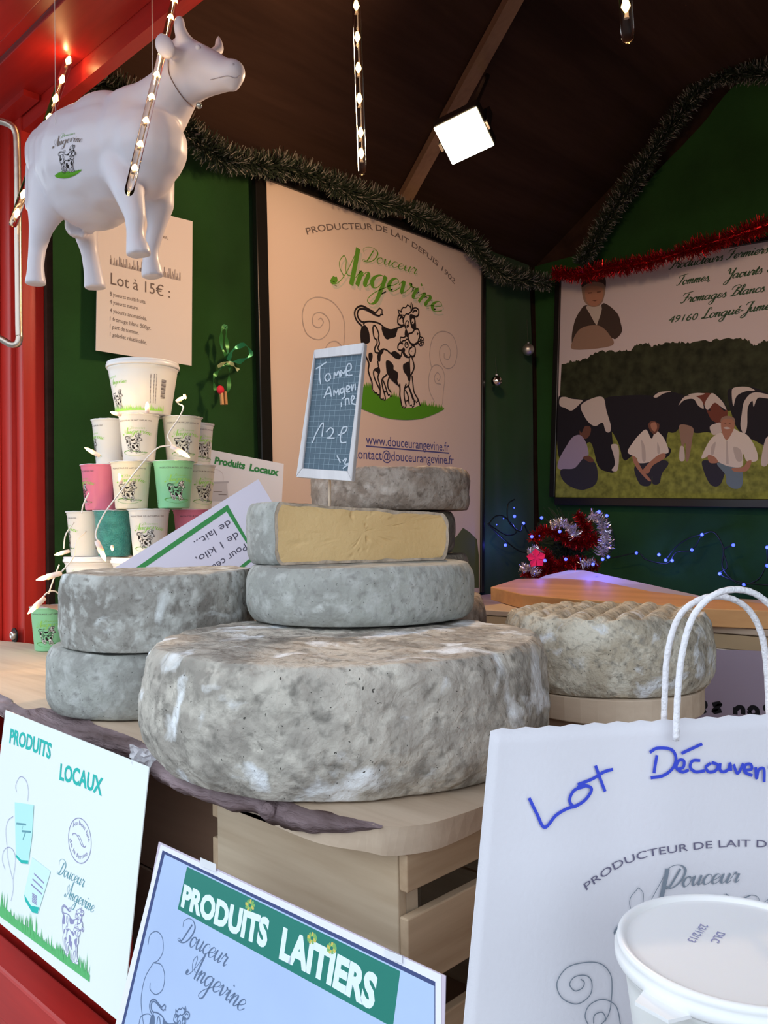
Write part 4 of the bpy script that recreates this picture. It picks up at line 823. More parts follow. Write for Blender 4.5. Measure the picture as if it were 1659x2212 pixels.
for z0, lst in rows:
    for kind, px_, Y, rr_, lab in lst:
        p = pl_at(px_, Y); pot(kind, (p.x, p.y, Z(z0)), FACE + rr_, lab)
p = pl_at(312, 1.90); bigpot('tub', (p.x, p.y, Z(.2625)), FACE, 'large white lidded tub with barcode on top of the pot tower', Rt=.075, Rb=.060, h=.120)
p = pl_at(212, 1.975); bigpot('tub', (p.x, p.y, Z(-.173)), FACE + .6, 'large white lidded tub at the left of the tower base under the pots', h=.116)
p = pl_at(318, 1.862); bigpot('tub', (p.x, p.y, Z(-.173)), FACE, 'large white lidded tub in front at the tower base lit by a bulb', h=.116)
cbp = [pl_at(x, y) for x, y in ((80, 2.02), (150, 1.80), (450, 1.80), (420, 2.02))]
MB().prism([Vector((q.x, q.y, Z(-.1745))) for q in cbp], [Vector((q.x, q.y, Z(-.1735))) for q in cbp]).build('cardboard_sheet', mat('cardboard', (.40, .22, .14), .8), None, label='brown cardboard sheet between the bottom pots and the large tubs', cat='cardboard')

# ------------------------------------------------------------------ white fairy lights on the tower
M_wire = mat('white_wire', (.80, .78, .78), rough=.4); M_sock = mat('white_socket', (.85, .74, .70), rough=.4, sss=.3)
M_bulb = mat('warm_bulb', (1, .8, .5), emit=(1.0, .60, .20), es=9)
fl = thing('fairy_lights', 'white wired warm fairy lights draped over the tower of pots', 'string lights', tuple(at(300, 1150, 1.78)))
wires = [[(385, 872, 1.80), (396, 880, 1.79), (385, 905, 1.79), (363, 940, 1.78), (370, 962, 1.77), (340, 968, 1.76), (300, 1010, 1.76), (262, 1060, 1.77), (225, 1110, 1.77), (207, 1150, 1.75), (212, 1172, 1.74)],
         [(192, 1065, 1.85), (180, 1090, 1.86), (176, 1110, 1.86)], [(160, 1128, 1.86), (142, 1155, 1.84), (138, 1185, 1.84)], [(186, 1148, 1.80), (165, 1170, 1.76), (158, 1205, 1.75), (132, 1236, 1.75)],
         [(128, 1220, 1.84), (118, 1245, 1.84), (105, 1282, 1.80)], [(134, 1290, 1.78), (118, 1277, 1.76), (100, 1282, 1.74), (88, 1300, 1.74)]]
for w_ in wires: MB().tube(cr([at(*p) for p in w_], 6), .0016, 6).build('wire', M_wire, fl, True)
GLOW = []
for (x0, y0), (x1, y1), dd, s_ in (((381, 868), (398, 857), 1.79, .8), ((318, 893), (318, 868), 1.765, 1.0), ((262, 896), (238, 890), 1.80, .8), ((215, 985), (183, 967), 1.80, .9), ((262, 1045), (257, 1022), 1.765, .8), ((370, 964), (410, 988), 1.755, 1.4),
                                   ((209, 1168), (228, 1212), 1.735, 1.6), ((150, 1190), (118, 1199), 1.83, .9), ((132, 1238), (78, 1253), 1.75, 1.6), ((96, 1292), (60, 1326), 1.74, 1.5), ((242, 1178), (243, 1190), 1.78, .5), ((398, 852), (401, 862), 1.80, .5)):
    a, b = at(x0, y0, dd), at(x1, y1, dd); e = (b - a).normalized(); L = (b - a).length
    sk = MB().tube([a, a + e * L * .55], [.0042 * s_ ** .5, .0052 * s_ ** .5], 10).build('socket', M_sock, fl, True)
    MB().tube([a + e * L * .5, a + e * L * .8, b], [.0040 * s_ ** .5, .0036 * s_ ** .5, .0006], 10).build('bulb', M_bulb, fl, True)
    GLOW.append(b)
for b in GLOW:
    light('bulb_glow', 'POINT', b + Vector((.0, -.012, .0)), .07, (1, .62, .25), .004)

# ------------------------------------------------------------------ leaning sheets
I_gr2 = ink('border_green', (.05, .27, .08)); M_lam = mat('laminated_lilac', (.66, .62, .74), rough=.25, spec=.5); M_wcard = mat('white_card', (.84, .82, .84), rough=.5)
Pq = Plane(at(440, 970, 2.16), at(612, 1000, 2.19) - at(440, 970, 2.16), Vector((0, 0, 1)))
o1 = thing('paper_sign', 'white card with hand-drawn green words leaning behind the pots', 'sign', tuple(at(520, 1250, 2.0)))
sheet('sheet', Pq, [Pq.hit(*p) for p in ((438, 968), (613, 1002), (594, 1374), (424, 1380))], .0015, M_wcard, o1)
cq = Pq.pr(4.608, 280, 960); A = Art()
A.text(I_gr2, 'Produits', cq([(842, 190), (1145, 245)]), .018, bold=.045); A.text(I_gr2, 'Locaux', cq([(1190, 258), (1480, 312)]), .018, bold=.045)
A.line(I_swirl, cq([(815, 300), (820, 265), (870, 250), (925, 290), (932, 360)]), .0006); A.line(I_swirl, cq([(755, 540), (770, 460), (800, 410)]), .0006); A.line(I_swirl, cq([(765, 190), (775, 215), (800, 210)]), .0006); A.line(I_swirl, cq([(790, 240), (800, 228), (812, 240)]), .0006)
I_pp = ink('grey_pot', (.62, .60, .62)); A.fill(I_pp, cq([(805, 375), (965, 375), (985, 560), (825, 560)])); A.fill(ink('grey_pot_rim', (.52, .50, .53)), cq([(785, 372), (985, 366), (985, 385), (790, 392)])); A.line(I_gray, cq([(835, 470), (920, 470)]), .0016, False); A.line(I_gray, cq([(885, 500), (965, 502)]), .0016, False)
A.put('print', o1, lambda p, o: Pq.pt(p, o), kind='stuff')
Pr = Plane(at(300, 1225, 1.70), at(560, 1040, 1.72) - at(300, 1225, 1.70), at(556, 1040, 1.72) - at(555, 1215, 1.68))
o2 = thing('paper_sign', 'lilac laminated notice with green border lying upside down across the pots', 'sign', tuple(at(450, 1300, 1.66)))
sheet('sheet', Pr, [Pr.hit(*p) for p in ((558, 1035), (634, 1160), (470, 1290), (190, 1262))], .0015, M_lam, o2)
cp = Pr.pr(4.608, 280, 960); A = Art()
A.fill(I_gr2, cp([(60, 1230), (975, 600), (965, 668), (140, 1235)])); A.fill(I_gr2, cp([(975, 600), (1255, 1090), (1240, 1105), (965, 668)])); A.fill(I_gr2, cp([(1255, 1090), (1240, 1110), (1255, 1130), (1060, 1290), (1000, 1290)]))
I_tx = ink('text_grey', (.10, .09, .13))
for s, p, hh in (('de lait...', [(988, 748), (635, 968)], .0155), ('de 1 kilo,', [(1065, 868), (655, 1130)], .0155), ('Pour ceux', [(1142, 985), (760, 1245)], .0155)):
    A.text(I_tx, s, cp(p), hh)
A.put('print', o2, lambda p, o: Pr.pt(p, o), kind='stuff')

# ------------------------------------------------------------------ the hanging plastic cow
M_cow = mat('white_plastic', (.66, .63, .69), rough=.38, spec=.45, sss=.12)
cow = thing('cow_figure', 'large white plastic cow figure hanging on threads before the red post', 'cow figure', tuple(at(200, 610, 1.66)))
mb = MB()
def cap(p, q, r0, r1, n=14, flat=None):
    """tapered limb piece between two picture points (x, y, depth), radii in picture px"""
    a, b = at(*p), at(*q); s = int(max(4, (a - b).length / .006)); pts = []; rs = []
    for i in range(s + 1):
        t = i / s; dd = p[2] * (1 - t) + q[2] * t; pts.append(a.lerp(b, t)); rs.append((r0 * (1 - t) + r1 * t) / F * dd)
    mb.tube(pts, rs, n); mb.ball(a, rs[0], n); mb.ball(b, rs[-1], n)
def chain(pts):
    for a, b in zip(pts, pts[1:]): cap(a[:3], b[:3], a[3], b[3])
def blob(x, y, d, r, sc=(1, 1, 1), M=None): mb.ball(at(x, y, d), r / F * d, 24, 0, sc, M)
chain([(128, 342, 1.75, 72), (165, 352, 1.72, 100), (205, 358, 1.68, 126), (250, 345, 1.64, 118), (295, 318, 1.60, 98), (322, 318, 1.57, 84)])
blob(200, 395, 1.68, 100); blob(310, 360, 1.58, 70); blob(240, 300, 1.65, 95)
chain([(300, 275, 1.61, 84), (345, 235, 1.59, 66), (385, 185, 1.57, 52), (398, 150, 1.56, 46)])
chain([(399, 122, 1.56, 40), (430, 140, 1.55, 42), (462, 152, 1.535, 38), (492, 163, 1.52, 31), (503, 157, 1.515, 29)])
chain([(410, 182, 1.56, 42), (450, 180, 1.545, 27), (492, 178, 1.525, 19)])
blob(503, 180, 1.52, 18); blob(505, 146, 1.515, 18)
chain([(404, 96, 1.54, 18), (392, 74, 1.525, 15), (386, 57, 1.52, 13.5), (388, 45, 1.52, 13)])
Rv = Matrix((RGT, UPV, -FWD)).transposed()
mb.ball(at(356, 100, 1.475), 33 / F * 1.475, 20, 0, (.70, 1.0, .34), Rv @ Matrix.Rotation(.42, 3, 'Z')); chain([(368, 112, 1.485, 14), (398, 122, 1.55, 18)])
chain([(474, 106, 1.60, 12), (472, 88, 1.61, 9), (472, 80, 1.61, 5.5)]); chain([(474, 106, 1.60, 12), (450, 125, 1.57, 14)])
# legs: near rear, far rear, near front, far front
chain([(122, 395, 1.70, 60), (100, 450, 1.69, 40), (88, 495, 1.68, 25), (80, 540, 1.685, 18.5), (77, 575, 1.68, 18), (77, 598, 1.68, 20)])
chain([(175, 430, 1.78, 60), (185, 500, 1.78, 27), (194, 545, 1.785, 19), (201, 585, 1.78, 20), (204, 604, 1.78, 22)])
chain([(262, 350, 1.575, 52), (278, 415, 1.54, 34), (292, 465, 1.53, 24), (292, 500, 1.53, 19.5), (294, 525, 1.53, 22)])
chain([(330, 380, 1.64, 48), (344, 440, 1.645, 33), (338, 490, 1.65, 20), (326, 540, 1.65, 17), (326, 568, 1.65, 19)])
for x, y, d, r in ((168, 488, 1.74, 28), (158, 505, 1.72, 9), (178, 508, 1.72, 9), (196, 500, 1.73, 9)): blob(x, y, d, r)
chain([(76, 300, 1.79, 10), (64, 350, 1.80, 9), (62, 420, 1.80, 10), (66, 450, 1.79, 12)])
chain([(430, 99, 1.525, 9), (436, 103, 1.522, 8)])
mb.v = [tuple(v) for v in mb.v]
def hoof(x, y, d, r0, r1, hh, tx):
    a, b = at(x, y, d), at(x + tx, y + hh, d); mb.tube([a + (a - b) * .1, a.lerp(b, .5), b], [r0 / F * d * .95, r0 / F * d * 1.05, r1 / F * d], 22)
hoof(77, 592, 1.68, 20, 25, 24, 0); hoof(204, 598, 1.78, 21, 25, 26, 2); hoof(297, 528, 1.53, 25, 29, 25, 3); hoof(327, 572, 1.65, 22, 26, 28, 3)
tmp = mb.build('tmp', M_cow)
rm = tmp.modifiers.new('r', 'REMESH'); rm.mode = 'VOXEL'; rm.voxel_size = .0034; rm.use_smooth_shade = True
sm = tmp.modifiers.new('s', 'SMOOTH'); sm.factor = .7; sm.iterations = 22
bpy.context.view_layer.update(); dg = bpy.context.evaluated_depsgraph_get()
bme = bpy.data.meshes.new_from_object(tmp.evaluated_get(dg)); bpy.data.objects.remove(tmp)
bo_ = bpy.data.objects.new('body', bme); COL.objects.link(bo_); par(bo_, cow)
bvh = BVHTree.FromPolygons([v.co.copy() for v in bme.vertices], [tuple(p.vertices) for p in bme.polygons])
def drape(px_, py_, o=0):
    r = ray(px_, py_).normalized(); h_ = bvh.ray_cast(CAM, r)
    return (h_[0] + h_[1] * o) if h_[0] else CAM + r * 1.8
M_dcow = mat('grey_shadow_line', (.38, .34, .38), rough=.6)
mb = MB(); 
for (x, y, r) in ((428, 101, 5), (503, 139, 4)): mb.ball(drape(x, y), r / F * 1.53, 12, 0, (1, 1, .8))
ey = MB().ball(drape(428, 103), .0052, 12).build('eye', M_cow, cow, True); MB().ball(drape(504, 139), .0022, 10).build('nostril', M_dcow, cow, True)
MB().tube([drape(x, y, .0002) for x, y in cr2] if 0 else [drape(p.x, p.y, .0002) for p in cr([(455, 172, 0), (475, 167, 0), (492, 164, 0), (508, 168, 0), (517, 163, 0)], 5)], .0008, 6).build('mouth', M_dcow, cow, True)
MB().tube([drape(p.x, p.y, .0012) for p in cr([(364, 130, 0), (366, 160, 0), (380, 188, 0), (398, 213, 0), (417, 230, 0)], 6)], .0009, 6).build('neck_thread', mat('dark_thread', (.2, .12, .1), .7), cow, True)
MB().ball(at(430, 228, 1.56), .006, 12).build('bell', mat('glass_bead', (.5, .5, .45), .2, metal=.8), cow, True)
for (x, y, d) in ((120, 268, 1.74), (330, 178, 1.60)):
    a = drape(x, y); MB().tube([a - Vector((0, 0, .004)), Vector((a.x, a.y, Z(1.0995)))], .0006, 6).build('thread', mat('nylon', (.7, .7, .7), .3, alpha=.5), cow)
Ac = Art(); kx = 62 / (cb[1] - cb[0]); cxm = (cb[0] + cb[1]) / 2
Ac.fill(mat('glossy_patch', (.80, .80, .84), rough=.12), [(122, 275), (172, 268), (176, 385), (128, 392)], True)
Ac.extend(words, lambda p: (148 + (p[0] - cxm) * kx * 1.0, 384 - (p[1] - cb[2]) * kx * 1.45 - (p[0] - cxm) * kx * .22)); Ac.extend(cows, lambda p: (148 + (p[0] - cxm) * kx * .95, 384 - (p[1] - cb[2]) * kx * 1.4 - (p[0] - cxm) * kx * .22))
Ac.it = [(I_gray if it[0] is I_green else it[0], it[1], it[2]) for it in Ac.it if it[0] not in (I_halo,)]
Ac.it = [(m if m is not I_paper else M_cow, v, f) for m, v, f in Ac.it][1:]
Ac.put('cow_emblem', cow, lambda p, o: drape(p[0], p[1], o), off=.0006, step=.000008)

# ------------------------------------------------------------------ glass icicle light tubes
M_tube = mat('clear_tube', (1, .93, .85), rough=.04, trans=1, ior=1.12, spec=.5); M_led = mat('warm_led', (1, .8, .5), emit=(1, .58, .18), es=7); M_cord = mat('clear_cord', (.35, .28, .22), rough=.4)
def icicle(label, a, b, r, leds, cord=None):
    """a top, b bottom: (x, y, depth)"""
    A_, B_ = at(*a), at(*b); t = thing('icicle_light', label, 'light tube', tuple(B_), 'icicle light tubes under the eave')
    e = (B_ - A_).normalized(); MB().tube([A_, B_ - e * r * .8, B_], [r, r, r * .75], 20).build('tube', M_tube, t, True)
    MB().tube([A_ + e * .005 + RGT * r * .2, B_ - e * .03 + RGT * r * .2], r * .12, 6).build('wire', M_cord, t)
    for (x, y) in leds:
        f = ((x - a[0]) ** 2 + (y - a[1]) ** 2) ** .5 / ((b[0] - a[0]) ** 2 + (b[1] - a[1]) ** 2) ** .5; p = A_.lerp(B_, f)
        MB().tube([p - e * r * 1.0, p + e * r * .3, p + e * r * 1.3], [r * .25, r * .62, r * .2], 10).build('led', M_led, t, True)
        MB().tube([p + e * r * 1.4, p + e * r * 2.2], [r * .18, r * .4], 8).build('led_base', M_cord, t)
        if len(leds) < 12: light('led_glow', 'POINT', p - FWD * r * 1.6, .05, (1, .6, .25), .003)
    top = Vector((A_.x, A_.y, Z(1.0998)))
    if top.z > A_.z: MB().tube([A_, top], r * .3, 6).build('cord', M_cord, t)
    return t
icicle('clear icicle tube with warm lights hanging left of the floodlight', (767, -60, 1.25), (782, 376, 1.25), 9.5 / F * 1.25, [(768, 12), (772, 80), (775, 146), (777, 212), (780, 285), (781, 330)])
icicle('short clear icicle tube end hanging at the top right', (1346, -70, .97), (1357, 90, .97), 14 / F * .97, [(1350, 10), (1346, -50)])
icicle('clear icicle tube with warm lights slanting in front of the cow', (392, -60, 1.67), (278, 417, 1.27), 9 / F * 1.42, [(380, 20), (365, 62), (347, 150), (334, 196), (323, 242), (311, 289), (299, 333), (287, 375)])
icicle('clear icicle tube with warm lights slanting behind the cow', (160, 95, 1.93), (27, 488, 1.87), 9 / F * 1.9, [(151, 133), (137, 175), (120, 216), (106, 258), (48, 420), (36, 460)])

# ------------------------------------------------------------------ floodlight
fc = at(1003, 292, 2.10); aimp = fc + Vector((.35, -.62, -.85))
q = (aimp - fc).to_track_quat('-Z', 'Y').to_matrix(); Mx = Matrix.Translation(fc) @ (q @ Matrix.Rotation(-.32, 3, 'Z')).to_4x4()
fld = thing('floodlight', 'glaring warm halogen floodlight under the dark roof', 'lamp', tuple(fc))
hw, hh_ = .062, .056
MB().box((-hw, -hh_, -.006), (hw, hh_, .035), 0, Mx).build('housing', M_black, fld, bevel=.006)
MB().box((-hw + .004, -hh_ + .004, -.010), (hw - .004, hh_ - .004, -.0065), 0, Mx).build('glass', mat('halogen_glass', (1, 1, 1), emit=(1, .82, .52), es=60), fld)
MB().box((-hw - .006, -.01, -.01), (-hw - .001, .01, .07), 0, Mx).build('bracket', M_black, fld); MB().box((hw + .001, -.01, -.01), (hw + .006, .01, .07), 0, Mx).build('bracket', M_black, fld); MB().box((-hw - .006, -.01, .07), (hw + .006, .01, .075), 0, Mx).build('bracket', M_black, fld)
bp0 = Mx @ Vector((0, 0, .075)); dd = 2.1
while (at(1052, 165, dd).z < Z(roof_z(at(1052, 165, dd).x)) - .002): dd += .01
MB().tube([bp0, at(1052, 165, dd - .03)], .010, 8).build('arm', M_black, fld)
fl_ = light('floodlight_beam', 'POINT', Mx @ Vector((0, 0, -.09)), 13, (1, .60, .34)); fl_.data.shadow_soft_size = .045

# ------------------------------------------------------------------ garlands and tinsel
M_gar = mat('garland_green', (.018, .032, .014), rough=.8); M_frost = mat('frosted_tip', (.22, .22, .18), rough=.8); M_redt = mat('red_tinsel', (.42, .008, .012), rough=.22, metal=.85); M_silv = mat('silver_tinsel', (.75, .72, .72), rough=.25, metal=.9)
def bristles(mb, path, rad, dens, wid, seed, mix, flat=1.0):
    P = [Vector(p) for p in path]; rg = random.Random(seed)
    for a, b in zip(P, P[1:]):
        e = (b - a); L = e.length; e.normalize(); n1 = e.orthogonal().normalized(); n2 = e.cross(n1)
        for _ in range(int(L * dens)):
            o = a.lerp(b, rg.random()); an = rg.random() * 2 * PI; dv = (n1 * math.cos(an) + n2 * math.sin(an) + e * rg.uniform(-.7, .7)).normalized()
            r = rad * rg.uniform(.55, 1.12) * (.82 + .35 * noise.noise(o * 9)); tip = o + dv * r; sd_ = dv.cross(Vector((rg.uniform(-1, 1), rg.uniform(-1, 1), rg.uniform(-1, 1)))).normalized() * wid * .5
            m = mix(rg); mid = o + dv * r * .6 + Vector((0, 0, -.1 * r))
            mb.add([o - sd_, o + sd_, mid + sd_, mid - sd_, tip + sd_ * .6, tip - sd_ * .6], [(0, 1, 2, 3)], m[0]); k = len(mb.v); mb.f.append((k - 3, k - 4, k - 2, k - 1)); mb.m.append(m[1])
def garland(name, label, cat, path, rad, dens, wid, seed, mix, mats):
    t = thing(name, label, cat, tuple(path[0])); mb = MB(); bristles(mb, path, rad, dens, wid, seed, mix)
    mb.build('bristles', mats, t, kind='stuff'); MB().tube(path, rad * .12, 6).build('core_wire', mats[0], t); return t
gp = [onx(-1.99, x, y) for x, y in ((130, 178), (200, 178), (270, 200), (330, 228), (395, 268), (430, 305), (480, 338), (545, 352), (610, 358), (680, 378), (740, 405), (800, 428), (850, 440), (905, 462), (960, 492), (1015, 520), (1045, 556), (1090, 592), (1140, 603))] + [onx(-1.97, 1185, 610)]
gmix = lambda rg: (0, 1 if rg.random() < .36 else 0)
garland('pine_garland', 'dark green garland with frosted tips running along the top of the left wall', 'garland', cr(gp, 3), .058, 5200, .0030, 1, gmix, [M_gar, M_frost])
gp = [ony(3.10, x, y) for x, y in ((1252, 570), (1290, 510), (1330, 440), (1372, 385), (1410, 325), (1455, 262), (1500, 205), (1545, 168), (1592, 152), (1680, 158), (1760, 170))]
garland('pine_garland', 'dark green frosted garland climbing the gable above the cow poster', 'garland', cr(gp, 3), .060, 5200, .0030, 2, gmix, [M_gar, M_frost])
gp = [ony(3.00, x, y) for x, y in ((1195, 590), (1250, 595), (1300, 582), (1350, 575), (1400, 565), (1450, 552), (1500, 535), (1560, 518), (1620, 498), (1700, 470))]
garland('tinsel_garland', 'red tinsel garland draped along the top of the cow poster', 'tinsel', cr(gp, 3), .050, 6000, .0022, 3, lambda rg: (0, 0), [M_redt])
# little tree wrapped in tinsel
tb = at(1222, 1243, 2.9); tree = thing('tinsel_tree', 'small dark tabletop tree wrapped in red and silver tinsel with a red bow', 'christmas tree', (tb.x, tb.y, Z(-.28)))
def D(pts, d=2.78): return cr([at(p[0], p[1], p[2] if len(p) > 2 else d) for p in pts], 4)
mb = MB(); bristles(mb, [Vector((tb.x, tb.y, Z(-.15))), at(1222, 1205, 2.9), at(1225, 1165, 2.9), at(1235, 1130, 2.9)], .12, 5000, .003, 5, lambda rg: (0, 0)); mb.build('foliage', M_gar, tree, kind='stuff')
MB().tube([Vector((tb.x, tb.y, Z(-.2798))), at(1235, 1125, 2.9)], .008, 8).build('trunk', M_brown, tree)
mb = MB()
for i, (p, r) in enumerate((([(1150, 1165), (1180, 1145), (1215, 1160), (1250, 1172), (1290, 1165)], .032), ([(1245, 1110), (1262, 1130), (1268, 1160)], .030), ([(1130, 1235), (1165, 1238), (1200, 1225), (1245, 1215), (1290, 1225)], .036), ([(1160, 1190), (1185, 1205), (1185, 1235)], .030))): bristles(mb, D(p), r, 5500, .0022, 20 + i, lambda rg: (0, 0))
mb.build('red_tinsel', M_redt, tree, kind='stuff')
mb = MB()
for i, (p, r) in enumerate((([(1190, 1135), (1215, 1128), (1238, 1142), (1245, 1158)], .030), ([(1275, 1112), (1296, 1120), (1306, 1145), (1308, 1175), (1300, 1200)], .032), ([(1140, 1195), (1165, 1185)], .022), ([(1124, 1226), (1145, 1226), (1160, 1240)], .026), ([(1255, 1218), (1285, 1212)], .024))): bristles(mb, D(p, 2.74), r, 3300, .0022, 40 + i, lambda rg: (0, 0))
mb.build('silver_tinsel', M_silv, tree, kind='stuff')
mb = MB(); bc_ = at(1158, 1206, 2.66)
for k in range(5):
    a_ = k * 2 * PI / 5 + .4; u_ = RGT * math.cos(a_) + UPV * math.sin(a_); v_ = RGT * -math.sin(a_) + UPV * math.cos(a_)
    mb.add([bc_, bc_ + u_ * .020 + v_ * .013 - FWD * .004, bc_ + u_ * .032 - FWD * .001, bc_ + u_ * .020 - v_ * .013 - FWD * .006], [(0, 1, 2, 3)])
mb.build('red_bow', mat('red_felt', (.70, .01, .02), rough=.9), tree)
for i, (x, y) in enumerate(((1141, 1222), (1130, 1227), (1156, 1235))): MB().ball(at(x, y, 2.68), .006, 12).build('bauble', M_silv, tree, True)

# ------------------------------------------------------------------ blue light string
M_bl = mat('blue_led', (.1, .1, 1), emit=(.035, .06, 1.0), es=3.2); M_dw = mat('dark_green_wire', (.008, .016, .010), rough=.5)
bs = thing('blue_lights', 'dark wired string of blue lights along the foot of the back wall', 'string lights', tuple(ony(3.17, 1400, 1220)))
k4 = lambda x, y: (1030 + x / 2.458, 440 + y / 2.458)
def wl(x, y): p = ony(3.152, x, y); return p if p.x > -2.06 else onx(-2.06, x, y)
for w_ in ([(60, 1705), (100, 1660), (150, 1665), (210, 1740), (160, 1760), (90, 1720), (60, 1700), (140, 1780), (240, 1850), (330, 1840)], [(200, 1570), (165, 1600), (170, 1690), (230, 1740), (248, 1700), (290, 1765), (344, 1668)], [(690, 1657), (730, 1800), (700, 1880), (850, 1855), (900, 1890), (1010, 1910), (1060, 1850), (1142, 1838), (1196, 1757)],
           [(1003, 1893), (1060, 1820), (1130, 1775), (1196, 1757), (1260, 1745), (1310, 1830), (1305, 1930), (1360, 2000), (1418, 2022), (1500, 1990), (1540, 1900), (1545, 1820), (1600, 1760)], [(1362, 1813), (1310, 1840), (1330, 1930), (1290, 1965), (1400, 2010), (1600, 2030)]):
    MB().tube(cr([wl(*k4(*p)) for p in w_], 6), .0028, 6).build('wire', M_dw, bs, True)
for i, (x, y) in enumerate(((198, 1615), (200, 1660), (142, 1672), (105, 1704), (248, 1697), (344, 1668), (152, 1813), (648, 1636), (690, 1657), (440, 1740), (292, 1768), (332, 1763), (362, 1895), (472, 1888), (617, 1915), (668, 1888), (698, 1876), (848, 1855), (967, 1864), (1003, 1893), (1037, 1895), (1142, 1838), (1196, 1757), (1362, 1813), (1290, 1965), (1418, 2022), (1542, 1825), (1542, 1922))):
    fr_ = 280 < x < 720; c_ = at(*k4(x, y), 2.64) if fr_ else wl(*k4(x, y)); rr2 = (.0026 if i in (0, 2, 3, 11) else .0065) * (.8 if fr_ else 1)
    MB().ball(c_, rr2, 10).build('bulb', M_bl, bs, True)
    if rr2 > .004 and i % 2 == 0: light('bulb_glow', 'POINT', c_ + Vector((0, -.03, 0)), .10 if fr_ else .2, (.10, .12, 1), .006)

# ------------------------------------------------------------------ small ornaments on the left wall
M_chr = mat('chrome_ball', (.75, .72, .68), rough=.12, metal=1); M_mattb = mat('matt_silver_ball', (.6, .58, .52), rough=.4, metal=.9); M_rib = mat('green_ribbon', (.04, .22, .05), rough=.35, spec=.6, metal=.3)
for lab, x, y, r, m, y0 in (('matt silver bauble on a thread, right of the tall poster', 1141, 755, 13, M_mattb, 690), ('small shiny chrome bauble on the wall below the matt silver one', 1073, 823, 12, M_chr, 772)):
    c_ = onx(-2.06, x, y); d_ = (c_ - CAM).dot(FWD); t = thing('bauble', lab, 'bauble', tuple(c_), 'baubles on the left wall'); R_ = r / F * d_
    MB().ball(c_, R_, 24).build('ball', m, t, True); MB().tube([c_ + Vector((0, 0, R_ * .95)), c_ + Vector((0, 0, R_ * 1.2))], R_ * .25, 10).build('cap', M_silv, t)
    MB().tube([c_ + Vector((0, 0, R_)), onx(-2.10, x - 3, y0)], .0010, 5).build('thread', M_silv, t)
ob = thing('ribbon_ornament', 'green ribbon bow with a small red and wooden peg on the left wall', 'ornament', tuple(onx(-2.08, 482, 870)))
def ribbon(pts, w, name, m, x=-2.07):
    P = cr([onx(x, *p) for p in pts], 5); mb = MB(); vs = []
    for i, p in enumerate(P):
        e = (P[min(i + 1, len(P) - 1)] - P[max(0, i - 1)]).normalized(); s_ = e.cross(Vector((1, 0, 0))).normalized() * w * (.6 + .4 * math.sin(i)); vs += [p - s_ + Vector((.004 * math.sin(i * .9), 0, 0)), p + s_]
    mb.add(vs, [(2 * i, 2 * i + 1, 2 * i + 3, 2 * i + 2) for i in range(len(P) - 1)]).build(name, m, ob, True)
ribbon([(492, 778), (480, 750), (478, 718), (487, 706), (490, 735), (492, 778)], .008, 'loop', M_rib); ribbon([(492, 778), (505, 755), (530, 745), (542, 765), (520, 780), (494, 782)], .008, 'loop', mat('teal_ribbon', (.03, .25, .12), .3, metal=.4), -2.05)
ribbon([(490, 780), (474, 800), (462, 815), (466, 845)], .007, 'tail', M_rib); ribbon([(494, 782), (496, 805), (492, 845), (485, 850)], .007, 'tail', M_rib); ribbon([(470, 792), (490, 782), (505, 790), (515, 800)], .006, 'knot', mat('pale_green_ribbon', (.30, .38, .18), .4), -2.045)
MB().ball(onx(-2.05, 476, 842), .013, 12, 0, (.6, 1, 1)).build('red_heart', mat('red_felt2', (.75, .02, .05), .7), ob, True)
for dx in (0, 8): MB().tube([onx(-2.05, 478 + dx, 846), onx(-2.045, 480 + dx, 874)], .0055, 4).build('peg_leg', M_orange, ob)

# ------------------------------------------------------------------ sign with local products hanging from the plank edge
def shear(art, k, v0): art.it = [(m, [(p[0] + k * (p[1] - v0), p[1]) for p in vs], fs) for m, vs, fs in art.it]
TR1, BR1 = at(325, 1655, 1.0), at(265, 2212, .975)
P1 = Plane(BR1, (1, 0, 0), TR1 - BR1 + Vector((-(TR1 - BR1).x, 0, 0)))
I_teal = ink('teal', (.03, .50, .44)); I_tl = ink('pale_teal', (.50, .86, .84)); I_vi = ink('violet_grey', (.30, .30, .50)); I_gs = ink('grass_sign', (.12, .50, .18)); I_tg = ink('teal_grey', (.15, .36, .42))
M_s1 = mat('laminated_white', (.88, .95, .95), rough=.25, spec=.4); M_edge = mat('laminate_edge', (.75, .80, .85), rough=.15, alpha=.6)
s1 = thing('shop_sign', 'large white laminated sign with teal words below the bark edge at the left', 'sign', tuple(at(265, 2212, .983)))
hA, hB = P1.hit(322, 1657), P1.hit(263, 2212); h0_, h1_ = P1.hit(0, 1541), P1.hit(0, 1990); wL = .43
qs = [(hA[0] - wL, h0_[1] + .008), hA, hB, (hB[0] - wL, h1_[1] - .002)]
sheet('sheet', P1, qs, .0012, M_s1, s1, 12, 6, None)
crv = lambda p, o: P1.pt(p, o)
c5 = P1.pr(2.5667, 0, 1350); c6 = P1.pr(4.2533, 0, 1640); A = Art()
A.text(I_teal, 'PRODUITS', c5([(52, 652), (165, 692), (280, 742)]), .0215, bold=.03); A.text(I_teal, 'LOCAUX', c5([(330, 855), (450, 893), (565, 945)]), .0215, bold=.03)
A.line(I_vi, c6([(735 + 105 * math.cos(a * .3142) + 0, 748 + 208 * math.sin(a * .3142 + .12)) for a in range(21)]), .0011)
A.text(I_vi, 'Au bon lait', c6([(672, 625), (720, 600), (770, 640), (805, 720), (812, 760)]), .0058); A.text(I_vi, 'de la ferme', c6([(638, 735), (665, 830), (705, 895), (750, 915), (805, 880)]), .0058)
A.line(I_vi, c6([(672, 700), (672, 684), (700, 688), (730, 740), (750, 790), (778, 808), (792, 792)]), .0010); A.line(I_vi, c6([(715, 695), (735, 715), (765, 790), (775, 805)]), .0008)
